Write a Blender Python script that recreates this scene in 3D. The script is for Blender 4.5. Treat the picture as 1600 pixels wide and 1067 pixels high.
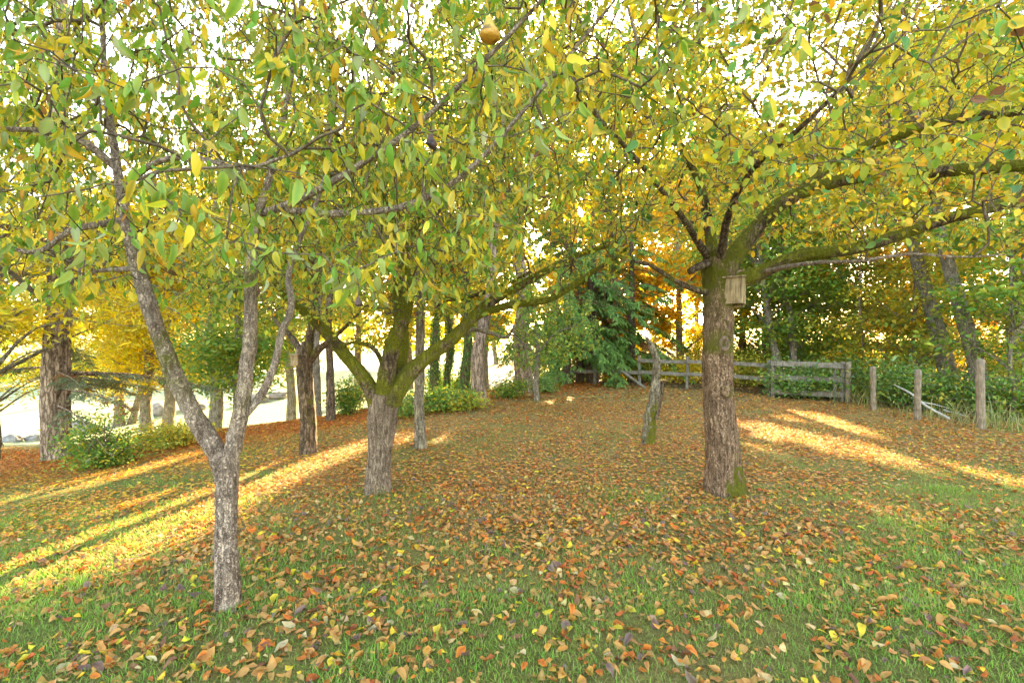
import bpy, math, numpy as np
from mathutils import Vector, Matrix

# ------------------------------------------------------------------ camera, sky, sun, exposure
for o in list(bpy.data.objects): bpy.data.objects.remove(o)
scene = bpy.context.scene
COL = scene.collection
cam_d = bpy.data.cameras.new('camera'); cam = bpy.data.objects.new('camera', cam_d); COL.objects.link(cam)
cam.location = (0, 0, 1.5); cam.rotation_euler = (math.radians(90), 0, 0)
cam_d.sensor_width = 36; cam_d.lens = 17.0; cam_d.clip_start = 0.05; cam_d.clip_end = 1500
scene.camera = cam
F_PX = 1600 * 17.0 / 36.0
SUN_AZ, SUN_EL = math.radians(8.1), math.radians(15.0)
SUN = np.array([math.sin(SUN_AZ) * math.cos(SUN_EL), math.cos(SUN_AZ) * math.cos(SUN_EL), math.sin(SUN_EL)])
world = bpy.data.worlds.new('World'); scene.world = world; world.use_nodes = True
wn = world.node_tree.nodes; wl = world.node_tree.links
sky = wn.new('ShaderNodeTexSky'); sky.sky_type = 'NISHITA'; sky.sun_disc = False
sky.sun_elevation = SUN_EL; sky.sun_rotation = SUN_AZ; sky.altitude = 50; sky.air_density = 1.0; sky.dust_density = 2.0; sky.ozone_density = 1.0
bgn = wn['Background']; bgn.inputs['Strength'].default_value = 0.15
tcw = wn.new('ShaderNodeTexCoord'); dot = wn.new('ShaderNodeVectorMath'); dot.operation = 'DOT_PRODUCT'; dot.inputs[1].default_value = tuple(SUN)
wl.new(tcw.outputs['Generated'], dot.inputs[0]); gt = wn.new('ShaderNodeMath'); gt.operation = 'GREATER_THAN'; gt.inputs[1].default_value = math.cos(math.radians(0.28)); wl.new(dot.outputs['Value'], gt.inputs[0])
disc = wn.new('ShaderNodeMix'); disc.data_type = 'RGBA'; wl.new(gt.outputs[0], disc.inputs[0]); wl.new(sky.outputs['Color'], disc.inputs[6]); disc.inputs[7].default_value = (300, 270, 210, 1)
wl.new(disc.outputs[2], bgn.inputs['Color'])
sun_d = bpy.data.lights.new('sun', 'SUN'); sun_d.energy = 4.8; sun_d.angle = math.radians(0.5); sun_d.color = (1.0, 0.81, 0.50)
sun = bpy.data.objects.new('sun', sun_d); COL.objects.link(sun)
sun.rotation_euler = Vector(SUN).to_track_quat('Z', 'Y').to_euler(); sun.location = (10, 60, 30)
vs = scene.view_settings
vs.view_transform = 'Standard'; vs.look = 'None'; vs.exposure = 3.85; vs.gamma = 1.0; vs.use_curve_mapping = False
vs.use_white_balance = True; vs.white_balance_temperature = 8700; vs.white_balance_tint = 10
scene.render.engine = 'CYCLES'
cy = scene.cycles
cy.max_bounces = 8; cy.diffuse_bounces = 5; cy.transmission_bounces = 6; cy.glossy_bounces = 2; cy.transparent_max_bounces = 4
cy.use_denoising = True; cy.sample_clamp_indirect = 6.0

# ------------------------------------------------------------------ small tools
R = np.random.default_rng(11)
def unit(v): return v / np.maximum(np.linalg.norm(v, axis=-1, keepdims=True), 1e-9)
def sstep(a, b, x):
    t = np.clip((x - a) / (b - a), 0, 1); return t * t * (3 - 2 * t)
_perm = np.random.default_rng(3).permutation(4096)
_val = np.random.default_rng(4).random(4096)
def _h(i, j, k): return _val[(_perm[(_perm[(i & 4095)] + j) & 4095] + k) & 4095]
def noise(p):
    p = np.asarray(p, float); i = np.floor(p).astype(np.int64); f = p - i; f = f * f * (3 - 2 * f)
    x, y, z = i[..., 0], i[..., 1], i[..., 2]; fx, fy, fz = f[..., 0], f[..., 1], f[..., 2]
    def L(a, b, t): return a + (b - a) * t
    return L(L(L(_h(x, y, z), _h(x + 1, y, z), fx), L(_h(x, y + 1, z), _h(x + 1, y + 1, z), fx), fy),
             L(L(_h(x, y, z + 1), _h(x + 1, y, z + 1), fx), L(_h(x, y + 1, z + 1), _h(x + 1, y + 1, z + 1), fx), fy), fz)
def noise2(x, y, s, o=0.0): return noise(np.stack([x / s + o, y / s - o, np.full_like(x, o * 1.7)], -1))

EDGE_X = [-60, -20, -9, -4.4, -1.7, 0, 3, 8, 60]
EDGE_Y = [8.5, 8.8, 9.6, 10.7, 13.2, 15.8, 18, 19.5, 19.5]
def edge_y(x): return np.interp(x, EDGE_X, EDGE_Y)
def ground_z(x, y):
    x = np.asarray(x, float); y = np.asarray(y, float)
    l = np.clip(-x - 1.3, 0, 9); l = l * l / (l + 1.2)
    z = -0.10 * l
    low = np.where(x < 4, -1.7, -1.7 + 1.1 * sstep(4, 12, x))
    low = low + 1.35 * sstep(-34, -6, x) * sstep(15, 42, y) * sstep(6, 0, x)
    s = sstep(0.0, 7.0, y - edge_y(x))
    z = z + (low - z) * s
    z = z + 0.05 * (noise2(x, y, 2.7, 3.1) - 0.5) * sstep(1.0, 3.0, np.hypot(x, y))
    z = z - 0.35 * sstep(8.6, 12, x) * (1 - s)
    return z
def P(px, py, d): return np.array([(px - 800) / F_PX * d, d, 1.5 + (533.5 - py) / F_PX * d])
def G(px, py):                                             # a point of the ground seen in that direction
    d = np.linspace(1.2, 80, 8000); q = 1.5 + (533.5 - py) / F_PX * d
    g = ground_z((px - 800) / F_PX * d, d); k = np.argmax(q <= g)
    return np.array([(px - 800) / F_PX * d[k], d[k], g[k]])

# openings in the crowns through which the low sun reaches the lawn (world strips along the ground)
LIT = []
def lit(pts, w):
    for a, b in zip(pts[:-1], pts[1:]): LIT.append((G(*a)[:2], G(*b)[:2], w))
lit([(-120, 950), (30, 905), (170, 850), (300, 805)], 0.42)
lit([(400, 755), (480, 730), (560, 702), (620, 690)], 0.42)
lit([(300, 805), (400, 755)], 0.24)
lit([(-60, 800), (90, 768), (200, 740), (330, 712)], 0.38)
lit([(60, 820), (200, 790), (330, 768)], 0.2)
lit([(1190, 668), (1260, 690), (1330, 705)], 0.45)
lit([(1240, 655), (1330, 672), (1420, 690)], 0.3)
lit([(1370, 722), (1470, 735), (1620, 765)], 0.36)
lit([(1230, 640), (1330, 668)], 0.3)
lit([(1165, 755), (1215, 772)], 0.17)
lit([(1375, 800), (1465, 835)], 0.2)
lit([(860, 630), (900, 622)], 0.25)
lit([(1180, 700), (1230, 715)], 0.12)
LIT += [(np.array([-24.0, 15.0]), np.array([-10.0, 18.0]), 3.2), (np.array([-22.0, 22.0]), np.array([-9.0, 24.0]), 2.6)]
_lx, _ly = np.meshgrid(np.arange(-30, 14, .04), np.arange(0, 30, .04), indexing='ij')
_lq = np.stack([_lx.ravel(), _ly.ravel()], -1); _lw = 0.75 + 0.9 * noise2(_lq[:, 0], _lq[:, 1], 0.45, 7.7); LIT_D = np.full(len(_lq), 9.0)
for _a, _b, _w in LIT:
    _ab = _b - _a; _s = np.clip(((_lq - _a) @ _ab) / (_ab @ _ab), 0, 1); LIT_D = np.minimum(LIT_D, np.linalg.norm(_lq - _a - _s[:, None] * _ab, axis=1) - _w * _lw)
LIT_D = LIT_D.reshape(_lx.shape)
def open_to_sun(p, pad=0.0):
    p = np.asarray(p); g = np.zeros(len(p))
    for _ in range(2):
        t = (p[:, 2] - g) / SUN[2]; q = p[:, :2] - t[:, None] * SUN[:2]; g = ground_z(q[:, 0], q[:, 1])
    i = np.round((q[:, 0] + 30) / .04).astype(int); j = np.round(q[:, 1] / .04).astype(int)
    ok = (i >= 0) & (i < LIT_D.shape[0]) & (j >= 0) & (j < LIT_D.shape[1]); m = np.zeros(len(p), bool); m[ok] = LIT_D[i[ok], j[ok]] < pad
    # the line from the lens to the sun itself
    v = p - np.array([0, 0, 1.5]); c = (v @ SUN) / np.maximum(np.linalg.norm(v, axis=1), 1e-6)
    return m, np.arccos(np.clip(c, -1, 1)) < math.radians(0.5) + 0.25 * pad / np.maximum(np.linalg.norm(v, axis=1), 1)
def keep_leaves(p, thin=1.0, pad=0.02):
    m, s = open_to_sun(p, pad)
    return ~((m & (R.random(len(p)) < thin)) | s)

# ------------------------------------------------------------------ materials
def nodes_of(m):
    m.use_nodes = True; nt = m.node_tree; nt.nodes.clear()
    out = nt.nodes.new('ShaderNodeOutputMaterial'); return nt, nt.nodes.new, nt.links.new, out
def ramp(nt, stops):
    r = nt.nodes.new('ShaderNodeValToRGB'); e = r.color_ramp.elements
    while len(e) < len(stops): e.new(0.5)
    for el, (p, c) in zip(e, stops): el.position = p; el.color = (*c, 1)
    return r
def noise_node(new, link, vec, scale, detail=4, rough=0.55):
    n = new('ShaderNodeTexNoise'); n.inputs['Scale'].default_value = scale; n.inputs['Detail'].default_value = detail
    n.inputs['Roughness'].default_value = rough; link(vec, n.inputs['Vector']); return n
def mapping(new, link, vec, sc):
    m = new('ShaderNodeMapping'); m.inputs['Scale'].default_value = sc; link(vec, m.inputs['Vector']); return m.outputs['Vector']
def mix_rgb(new, link, fac, a, b, mode='MIX'):
    m = new('ShaderNodeMix'); m.data_type = 'RGBA'; m.blend_type = mode
    if isinstance(fac, float): m.inputs[0].default_value = fac
    else: link(fac, m.inputs[0])
    for s, v in ((6, a), (7, b)):
        if isinstance(v, tuple): m.inputs[s].default_value = (*v, 1)
        else: link(v, m.inputs[s])
    return m.outputs[2]
def math_node(new, link, op, a, b=0.0, clamp=False):
    m = new('ShaderNodeMath'); m.operation = op; m.use_clamp = clamp
    for i, v in ((0, a), (1, b)):
        if isinstance(v, (int, float)): m.inputs[i].default_value = v
        else: link(v, m.inputs[i])
    return m.outputs[0]

def leaf_material(name, trans=0.45, rough=0.5, spot=0.35):
    m = bpy.data.materials.new(name); nt, new, link, out = nodes_of(m)
    at = new('ShaderNodeAttribute'); at.attribute_name = 'Col'
    tc = new('ShaderNodeTexCoord')
    n = noise_node(new, link, tc.outputs['Object'], 55, 3)
    r = ramp(nt, [(0.35, (0.72, 0.66, 0.55)), (0.55, (1, 1, 1)), (0.75, (1.12, 1.1, 0.9))]); link(n.outputs['Fac'], r.inputs[0])
    c = mix_rgb(new, link, spot, at.outputs['Color'], mix_rgb(new, link, 1.0, at.outputs['Color'], r.outputs[0], 'MULTIPLY'))
    p = new('ShaderNodeBsdfPrincipled'); p.inputs['Roughness'].default_value = rough; p.inputs['Specular IOR Level'].default_value = 0.35
    link(c, p.inputs['Base Color'])
    t = new('ShaderNodeBsdfTranslucent'); link(mix_rgb(new, link, 1.0, c, (1.1, 1.05, 0.75), 'MULTIPLY'), t.inputs['Color'])
    mx = new('ShaderNodeMixShader'); mx.inputs[0].default_value = trans
    link(p.outputs[0], mx.inputs[1]); link(t.outputs[0], mx.inputs[2]); link(mx.outputs[0], out.inputs['Surface'])
    return m
M_LEAF = leaf_material('leaf', 0.42)
M_FALLEN = leaf_material('fallen_leaf', 0.25, 0.7, 0.8)
M_GRASS = leaf_material('grass', 0.35, 0.6, 0.2)
M_NEEDLE = leaf_material('needle', 0.25, 0.6, 0.2)

def bark_material(name, dark, mid, pale, moss=(0.17, 0.165, 0.018), zs=0.22, scale=26, bump=1.0):
    m = bpy.data.materials.new(name); nt, new, link, out = nodes_of(m)
    tc = new('ShaderNodeTexCoord'); v = tc.outputs['Object']
    at = new('ShaderNodeAttribute'); at.attribute_name = 'Col'
    sep = new('ShaderNodeSeparateColor'); link(at.outputs['Color'], sep.inputs[0])
    vz = mapping(new, link, v, (1, 1, zs))
    n1 = noise_node(new, link, vz, scale * 1.6, 8, 0.72); n2 = noise_node(new, link, v, scale * 0.3, 4); n3 = noise_node(new, link, v, scale * 5, 4, 0.7)
    vo = new('ShaderNodeTexVoronoi'); vo.feature = 'DISTANCE_TO_EDGE'; vo.inputs['Scale'].default_value = scale * 1.7; vo.inputs['Randomness'].default_value = 1.0
    wv = mix_rgb(new, link, 0.10, vz, noise_node(new, link, v, scale * 0.7, 5, 0.7).outputs['Color'], 'ADD'); link(wv, vo.inputs['Vector'])
    ed = math_node(new, link, 'ADD', vo.outputs['Distance'], math_node(new, link, 'MULTIPLY', math_node(new, link, 'SUBTRACT', n1.outputs['Fac'], 0.5), 0.55))
    rc = ramp(nt, [(0.0, (0, 0, 0)), (0.2, (1, 1, 1))]); link(ed, rc.inputs[0])
    r1 = ramp(nt, [(0.30, dark), (0.44, mid), (0.60, mid), (0.74, pale)]); link(n1.outputs['Fac'], r1.inputs[0])
    c = mix_rgb(new, link, 0.95, r1.outputs[0], mix_rgb(new, link, rc.outputs[0], tuple(0.75 * x for x in dark), r1.outputs[0]))
    n4 = noise_node(new, link, vz, scale * 0.75, 6, 0.7); r4 = ramp(nt, [(0.34, (0.6, 0.52, 0.46)), (0.48, (1, 1, 1)), (0.66, (1.3, 1.27, 1.22))]); link(n4.outputs['Fac'], r4.inputs[0])
    c = mix_rgb(new, link, 1.0, c, r4.outputs[0], 'MULTIPLY')
    r2 = ramp(nt, [(0.3, (0.72, 0.66, 0.62)), (0.7, (1.15, 1.12, 1.1))]); link(n2.outputs['Fac'], r2.inputs[0])
    c = mix_rgb(new, link, 1.0, c, r2.outputs[0], 'MULTIPLY')
    # pale crusts of lichen where the green channel says so
    lm = math_node(new, link, 'MULTIPLY', math_node(new, link, 'SUBTRACT', math_node(new, link, 'ADD', math_node(new, link, 'MULTIPLY', sep.outputs['Green'], 0.55), n3.outputs['Fac']), 1.02), 7.0, True)
    c = mix_rgb(new, link, math_node(new, link, 'MULTIPLY', lm, 0.8), c, (0.66, 0.58, 0.48))
    # moss where the red channel says so, broken up finely
    mm = math_node(new, link, 'MULTIPLY', math_node(new, link, 'SUBTRACT', math_node(new, link, 'ADD', sep.outputs['Red'], math_node(new, link, 'MULTIPLY', n3.outputs['Fac'], 0.9)), 0.95), 4.0, True)
    r3 = ramp(nt, [(0.3, tuple(0.55 * x for x in moss)), (0.55, moss), (0.75, (moss[0] * 2.0, moss[1] * 1.8, moss[2] * 1.6))]); link(n3.outputs['Fac'], r3.inputs[0])
    c = mix_rgb(new, link, mm, c, r3.outputs[0])
    p = new('ShaderNodeBsdfPrincipled'); p.inputs['Roughness'].default_value = 0.9; p.inputs['Specular IOR Level'].default_value = 0.2
    link(c, p.inputs['Base Color'])
    hgt = math_node(new, link, 'ADD', math_node(new, link, 'MULTIPLY', rc.outputs[0], 0.6), math_node(new, link, 'ADD', n1.outputs['Fac'], math_node(new, link, 'MULTIPLY', n3.outputs['Fac'], 0.5)))
    b = new('ShaderNodeBump'); b.inputs['Strength'].default_value = bump; b.inputs['Distance'].default_value = 0.02
    link(hgt, b.inputs['Height']); link(b.outputs[0], p.inputs['Normal']); link(p.outputs[0], out.inputs['Surface'])
    return m
M_PEAR = bark_material('pear_bark', (0.22, 0.15, 0.12), (0.66, 0.51, 0.43), (0.85, 0.71, 0.62), scale=34)
M_APPLE = bark_material('apple_bark', (0.14, 0.075, 0.045), (0.46, 0.30, 0.21), (0.66, 0.50, 0.38), scale=30)
M_OLD = bark_material('old_apple_bark', (0.17, 0.11, 0.08), (0.52, 0.395, 0.315), (0.76, 0.64, 0.55), scale=36)
M_DARKBARK = bark_material('dark_bark', (0.07, 0.05, 0.035), (0.20, 0.14, 0.10), (0.34, 0.27, 0.21), scale=16)
M_FIR = bark_material('fir_bark', (0.14, 0.095, 0.07), (0.42, 0.31, 0.25), (0.58, 0.48, 0.41), scale=12, zs=0.16, bump=1.0)
M_GREYBARK = bark_material('grey_bark', (0.17, 0.14, 0.11), (0.38, 0.33, 0.27), (0.56, 0.52, 0.45), scale=22)
M_TWIG = bark_material('twig_bark', (0.07, 0.05, 0.035), (0.19, 0.145, 0.105), (0.33, 0.28, 0.22), scale=60, zs=1.0, bump=0.2)

def wood_material(name, a, b, c):
    m = bpy.data.materials.new(name); nt, new, link, out = nodes_of(m)
    tc = new('ShaderNodeTexCoord'); v = tc.outputs['Object']
    at = new('ShaderNodeAttribute'); at.attribute_name = 'Col'
    n1 = noise_node(new, link, mapping(new, link, v, (30, 30, 2.2)), 2.2, 6, 0.65); n2 = noise_node(new, link, v, 9, 4)
    r1 = ramp(nt, [(0.3, a), (0.52, b), (0.75, c)]); link(n1.outputs['Fac'], r1.inputs[0])
    r2 = ramp(nt, [(0.35, (0.6, 0.6, 0.55)), (0.65, (1.1, 1.1, 1.1))]); link(n2.outputs['Fac'], r2.inputs[0])
    p = new('ShaderNodeBsdfPrincipled'); p.inputs['Roughness'].default_value = 0.85
    link(mix_rgb(new, link, 1.0, r1.outputs[0], r2.outputs[0], 'MULTIPLY'), p.inputs['Base Color'])
    bp = new('ShaderNodeBump'); bp.inputs['Strength'].default_value = 0.5; bp.inputs['Distance'].default_value = 0.006
    link(n1.outputs['Fac'], bp.inputs['Height']); link(bp.outputs[0], p.inputs['Normal']); link(p.outputs[0], out.inputs['Surface'])
    return m
M_BOX = wood_material('weathered_cedar', (0.10, 0.06, 0.035), (0.34, 0.23, 0.14), (0.50, 0.37, 0.24))
M_RAIL = wood_material('grey_rail', (0.09, 0.07, 0.055), (0.22, 0.185, 0.155), (0.36, 0.32, 0.28))
M_POST = wood_material('brown_post', (0.09, 0.06, 0.04), (0.25, 0.18, 0.13), (0.36, 0.29, 0.23))
def plain(name, col, rough=0.8, metal=0.0, var=0.3, sc=20, bump=0.0):
    m = bpy.data.materials.new(name); nt, new, link, out = nodes_of(m)
    tc = new('ShaderNodeTexCoord'); n = noise_node(new, link, tc.outputs['Object'], sc, 5)
    r = ramp(nt, [(0.3, tuple(c * (1 - var) for c in col)), (0.7, tuple(min(1, c * (1 + var)) for c in col))]); link(n.outputs['Fac'], r.inputs[0])
    p = new('ShaderNodeBsdfPrincipled'); p.inputs['Roughness'].default_value = rough; p.inputs['Metallic'].default_value = metal
    link(r.outputs[0], p.inputs['Base Color'])
    if bump:
        b = new('ShaderNodeBump'); b.inputs['Strength'].default_value = bump; b.inputs['Distance'].default_value = 0.05
        link(n.outputs['Fac'], b.inputs['Height']); link(b.outputs[0], p.inputs['Normal'])
    link(p.outputs[0], out.inputs['Surface']); return m
M_WIRE = plain('wire', (0.3, 0.29, 0.28), 0.5, 0.8)
M_ROCK = plain('rock', (0.26, 0.24, 0.23), 0.9, 0, 0.5, 5, 0.8)
M_ROAD = plain('gravel', (0.30, 0.29, 0.30), 0.9, 0, 0.25, 3, 0.3)
M_DEADWOOD = plain('dead_wood', (0.42, 0.38, 0.34), 0.9, 0, 0.35, 25, 0.3)
M_KNOT = plain('knot_wood', (0.17, 0.11, 0.075), 0.9, 0, 0.6, 60, 0.5)
def pear_skin():
    m = bpy.data.materials.new('pear_skin'); nt, new, link, out = nodes_of(m)
    at = new('ShaderNodeAttribute'); at.attribute_name = 'Col'; tc = new('ShaderNodeTexCoord')
    n = noise_node(new, link, tc.outputs['Object'], 90, 5); r = ramp(nt, [(0.35, (0.75, 0.6, 0.45)), (0.6, (1, 1, 1))]); link(n.outputs['Fac'], r.inputs[0])
    p = new('ShaderNodeBsdfPrincipled'); p.inputs['Roughness'].default_value = 0.45
    p.inputs['Subsurface Weight'].default_value = 0.1; p.inputs['Subsurface Radius'].default_value = (0.01, 0.006, 0.002)
    link(mix_rgb(new, link, 1.0, at.outputs['Color'], r.outputs[0], 'MULTIPLY'), p.inputs['Base Color']); link(p.outputs[0], out.inputs['Surface']); return m
M_FRUIT = pear_skin()
def ground_material():
    m = bpy.data.materials.new('ground'); nt, new, link, out = nodes_of(m)
    tc = new('ShaderNodeTexCoord'); v = tc.outputs['Object']
    at = new('ShaderNodeAttribute'); at.attribute_name = 'Col'
    n1 = noise_node(new, link, v, 42, 6, 0.75); n2 = noise_node(new, link, v, 150, 4, 0.7)
    r = ramp(nt, [(0.32, (0.5, 0.5, 0.5)), (0.5, (1, 1, 1)), (0.7, (1.5, 1.4, 1.2))]); link(n1.outputs['Fac'], r.inputs[0])
    r2 = ramp(nt, [(0.3, (0.65, 0.65, 0.65)), (0.7, (1.35, 1.35, 1.3))]); link(n2.outputs['Fac'], r2.inputs[0])
    c = mix_rgb(new, link, 1.0, mix_rgb(new, link, 1.0, at.outputs['Color'], r.outputs[0], 'MULTIPLY'), r2.outputs[0], 'MULTIPLY')
    p = new('ShaderNodeBsdfPrincipled'); p.inputs['Roughness'].default_value = 0.95; p.inputs['Specular IOR Level'].default_value = 0.1
    link(c, p.inputs['Base Color'])
    b = new('ShaderNodeBump'); b.inputs['Strength'].default_value = 0.8; b.inputs['Distance'].default_value = 0.03
    link(n1.outputs['Fac'], b.inputs['Height']); link(b.outputs[0], p.inputs['Normal']); link(p.outputs[0], out.inputs['Surface']); return m
M_GROUND = ground_material()

# ------------------------------------------------------------------ objects
BASE = {}
def tag(o, label=None, cat=None, group=None, kind=None):
    if label: o['label'] = label
    if cat: o['category'] = cat
    if group: o['group'] = group
    if kind: o['kind'] = kind
    return o
def thing(name, base, label, cat, group=None):
    o = bpy.data.objects.new(name, None); o.empty_display_size = 0.2; COL.objects.link(o)
    o.location = tuple(base); BASE[o] = np.array(base, float); return tag(o, label, cat, group)
def make_mesh(name, V, faces, col=None, smooth=True, mat=None):
    me = bpy.data.meshes.new(name); V = np.asarray(V, np.float32)
    if not isinstance(faces, (list, tuple)): faces = [faces]
    faces = [np.asarray(f, np.int32) for f in faces if len(f)]
    idx = np.concatenate([f.ravel() for f in faces]); tot = np.concatenate([np.full(len(f), f.shape[1], np.int32) for f in faces])
    me.vertices.add(len(V)); me.vertices.foreach_set('co', V.ravel())
    me.loops.add(len(idx)); me.loops.foreach_set('vertex_index', idx)
    me.polygons.add(len(tot)); me.polygons.foreach_set('loop_start', np.concatenate([[0], np.cumsum(tot)[:-1]]).astype(np.int32))
    me.polygons.foreach_set('loop_total', tot); me.polygons.foreach_set('use_smooth', np.full(len(tot), smooth))
    me.update(calc_edges=True)
    if col is not None:
        a = me.color_attributes.new('Col', 'FLOAT_COLOR', 'POINT')
        c = np.ones((len(V), 4), np.float32); c[:, :3] = col; a.data.foreach_set('color', c.ravel())
    if mat: me.materials.append(mat)
    return me
def add(name, V, faces, mat, parent=None, col=None, smooth=True, kind=None, origin=None):
    V = np.asarray(V, float)
    if parent is not None: b = BASE[parent]
    else: b = np.zeros(3) if origin is None else np.asarray(origin, float)
    o = bpy.data.objects.new(name, make_mesh(name, V - b, faces, col, smooth, mat)); COL.objects.link(o)
    if parent is not None: o.parent = parent; BASE[o] = b
    else: o.location = tuple(b); BASE[o] = b
    if kind: o['kind'] = kind
    return o

# ------------------------------------------------------------------ tubes for trunks, limbs and twigs
def spline(pts, rad, step):
    pts = np.asarray(pts, float); rad = np.asarray(rad, float)
    if len(pts) == 2: pts = np.array([pts[0], (pts[0] + pts[1]) / 2, pts[1]]); rad = np.array([rad[0], rad.mean(), rad[1]])
    q = np.vstack([2 * pts[0] - pts[1], pts, 2 * pts[-1] - pts[-2]]); outp, outr = [], []
    for i in range(1, len(q) - 2):
        n = max(1, int(np.linalg.norm(q[i + 1] - q[i]) / step)); t = np.arange(n)[:, None] / n
        p0, p1, p2, p3 = q[i - 1], q[i], q[i + 1], q[i + 2]
        outp.append(0.5 * (2 * p1 + (p2 - p0) * t + (2 * p0 - 5 * p1 + 4 * p2 - p3) * t ** 2 + (3 * p1 - p0 - 3 * p2 + p3) * t ** 3))
        outr.append(rad[i - 1] + (rad[i] - rad[i - 1]) * t[:, 0])
    return np.vstack(outp + [pts[-1:]]), np.concatenate(outr + [rad[-1:]])
def tube(pts, rad, sides, disp=None, cap=True):
    pts = np.asarray(pts); n = len(pts); tan = unit(np.gradient(pts, axis=0))
    ref = np.array([1.0, 0.1, 0]) if abs(tan[0][2]) > 0.7 else np.array([0.0, 0, 1])
    u = np.zeros((n, 3)); v = ref - tan[0] * (ref @ tan[0])
    for i in range(n):
        v = v - tan[i] * (v @ tan[i]); v = v / max(np.linalg.norm(v), 1e-9); u[i] = v
    w = np.cross(tan, u); a = np.arange(sides) * 2 * np.pi / sides
    d = np.cos(a)[None, :, None] * u[:, None] + np.sin(a)[None, :, None] * w[:, None]
    rr = np.repeat(np.asarray(rad)[:, None], sides, 1)
    if disp is not None: rr = rr * (1 + disp(pts, d, a))
    V = (pts[:, None] + d * rr[..., None]).reshape(-1, 3)
    i = np.arange(n - 1)[:, None] * sides; j = np.arange(sides)[None]; k = (j + 1) % sides
    Fq = np.stack([i + j, i + k, i + sides + k, i + sides + j], -1).reshape(-1, 4)
    faces = [Fq]
    if cap:
        V = np.vstack([V, pts[-1] + tan[-1] * rad[-1] * 0.3]); c = len(V) - 1; b = (n - 1) * sides
        jj = np.arange(sides); faces.append(np.stack([b + jj, b + (jj + 1) % sides, np.full(sides, c)], -1))
    nor = np.vstack([d.reshape(-1, 3), tan[-1:]]) if cap else d.reshape(-1, 3)
    return V, faces, nor
class Batch:
    def __init__(s): s.V = []; s.F = {3: [], 4: []}; s.C = []; s.n = 0
    def put(s, V, faces, col=None):
        for f in faces if isinstance(faces, (list, tuple)) else [faces]: s.F[np.asarray(f).shape[1]].append(np.asarray(f) + s.n)
        s.V.append(V); s.C.append(np.zeros((len(V), 3)) if col is None else np.broadcast_to(col, (len(V), 3))); s.n += len(V)
    def build(s, name, mat, parent=None, smooth=True, kind=None, origin=None):
        if not s.V: return None
        return add(name, np.vstack(s.V), [np.concatenate(f) for f in s.F.values() if f], mat, parent, np.vstack(s.C), smooth, kind, origin)
def moss_colour(V, nor, moss, lichen, base_moss=0.0, z0=0.0, seed=0.0, side=None):
    n = noise(V * 6 + seed); n2 = noise(V * 22 + seed + 9); up = np.clip(nor[:, 2], 0, 1)
    r = moss * (0.35 + 0.9 * n + 0.45 * up) - 0.1 + 0.25 * (n2 - 0.5)
    if base_moss:
        h = V[:, 2] - z0; s = 1.0 if side is None else np.clip(0.25 + nor @ np.asarray(side), 0, 1)
        r = np.maximum(r, base_moss * s * np.clip(1.25 - h / 0.32 + 0.5 * (n - 0.5), 0, 1))
    g = lichen * (0.2 + 1.1 * noise(V * 14 + seed + 31))
    return np.stack([np.clip(r, 0, 1), np.clip(g, 0, 1), np.zeros(len(V))], -1)
def bark_tube(name, pts, rad, mat, parent, sides=28, step=0.03, amp=0.10, moss=0.0, lichen=0.3, base_moss=0.0, flare=0.0, seed=0.0, side=None, side_f=None, wob=0.008):
    pts, rad = spline(pts, rad, step)
    s = np.concatenate([[0], np.cumsum(np.linalg.norm(np.diff(pts, axis=0), axis=1))])
    pts = pts + wob * (np.stack([noise(np.stack([s * 4, 0 * s + k * 7.3 + seed, 0 * s], -1)) for k in range(3)], -1) - 0.5)
    if flare: rad = rad * (1 + flare * np.exp(-s / 0.14))
    rmean = float(np.mean(rad))
    def disp(p, d, a):
        ca, sa = np.cos(a), np.sin(a); S = s[:, None] + 0 * ca[None]
        k = 7.0
        q1 = np.stack([ca[None] * k + 0 * S + seed, sa[None] * k + 0 * S, S / rmean * 0.55], -1)
        q2 = np.stack([ca[None] * 2 + 0 * S + seed + 5, sa[None] * 2 + 0 * S, S / rmean * 0.25], -1)
        q3 = np.stack([ca[None] * 16 + 0 * S + seed, sa[None] * 16 + 0 * S, S / rmean * 1.6], -1)
        r = amp * ((1 - np.abs(2 * noise(q1) - 1)) * 0.8 - 0.4) + amp * 1.6 * (noise(q2) - 0.5) + amp * 0.55 * (noise(q3) - 0.5)
        if flare: r = r + flare * 0.5 * np.exp(-S / 0.16) * (noise(np.stack([ca[None] * 2.2 + 0 * S, sa[None] * 2.2 + 0 * S, 0 * S + seed], -1)) - 0.4)
        return r
    V, Fs, nor = tube(pts, rad, sides, disp)
    c = moss_colour(V, nor, moss, lichen, base_moss, V[:, 2].min(), seed, side)
    if moss > 0.5:                                          # tufts of moss stand off the bark
        fz = (noise(V * 70 + seed) - 0.35) * 0.02 * np.clip(c[:, 0] - 0.3, 0, 1); V = V + nor * fz[:, None]
    if side_f is not None: c = side_f(V, nor, c)
    return add(name, V, Fs, mat, parent, c), pts, rad

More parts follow.
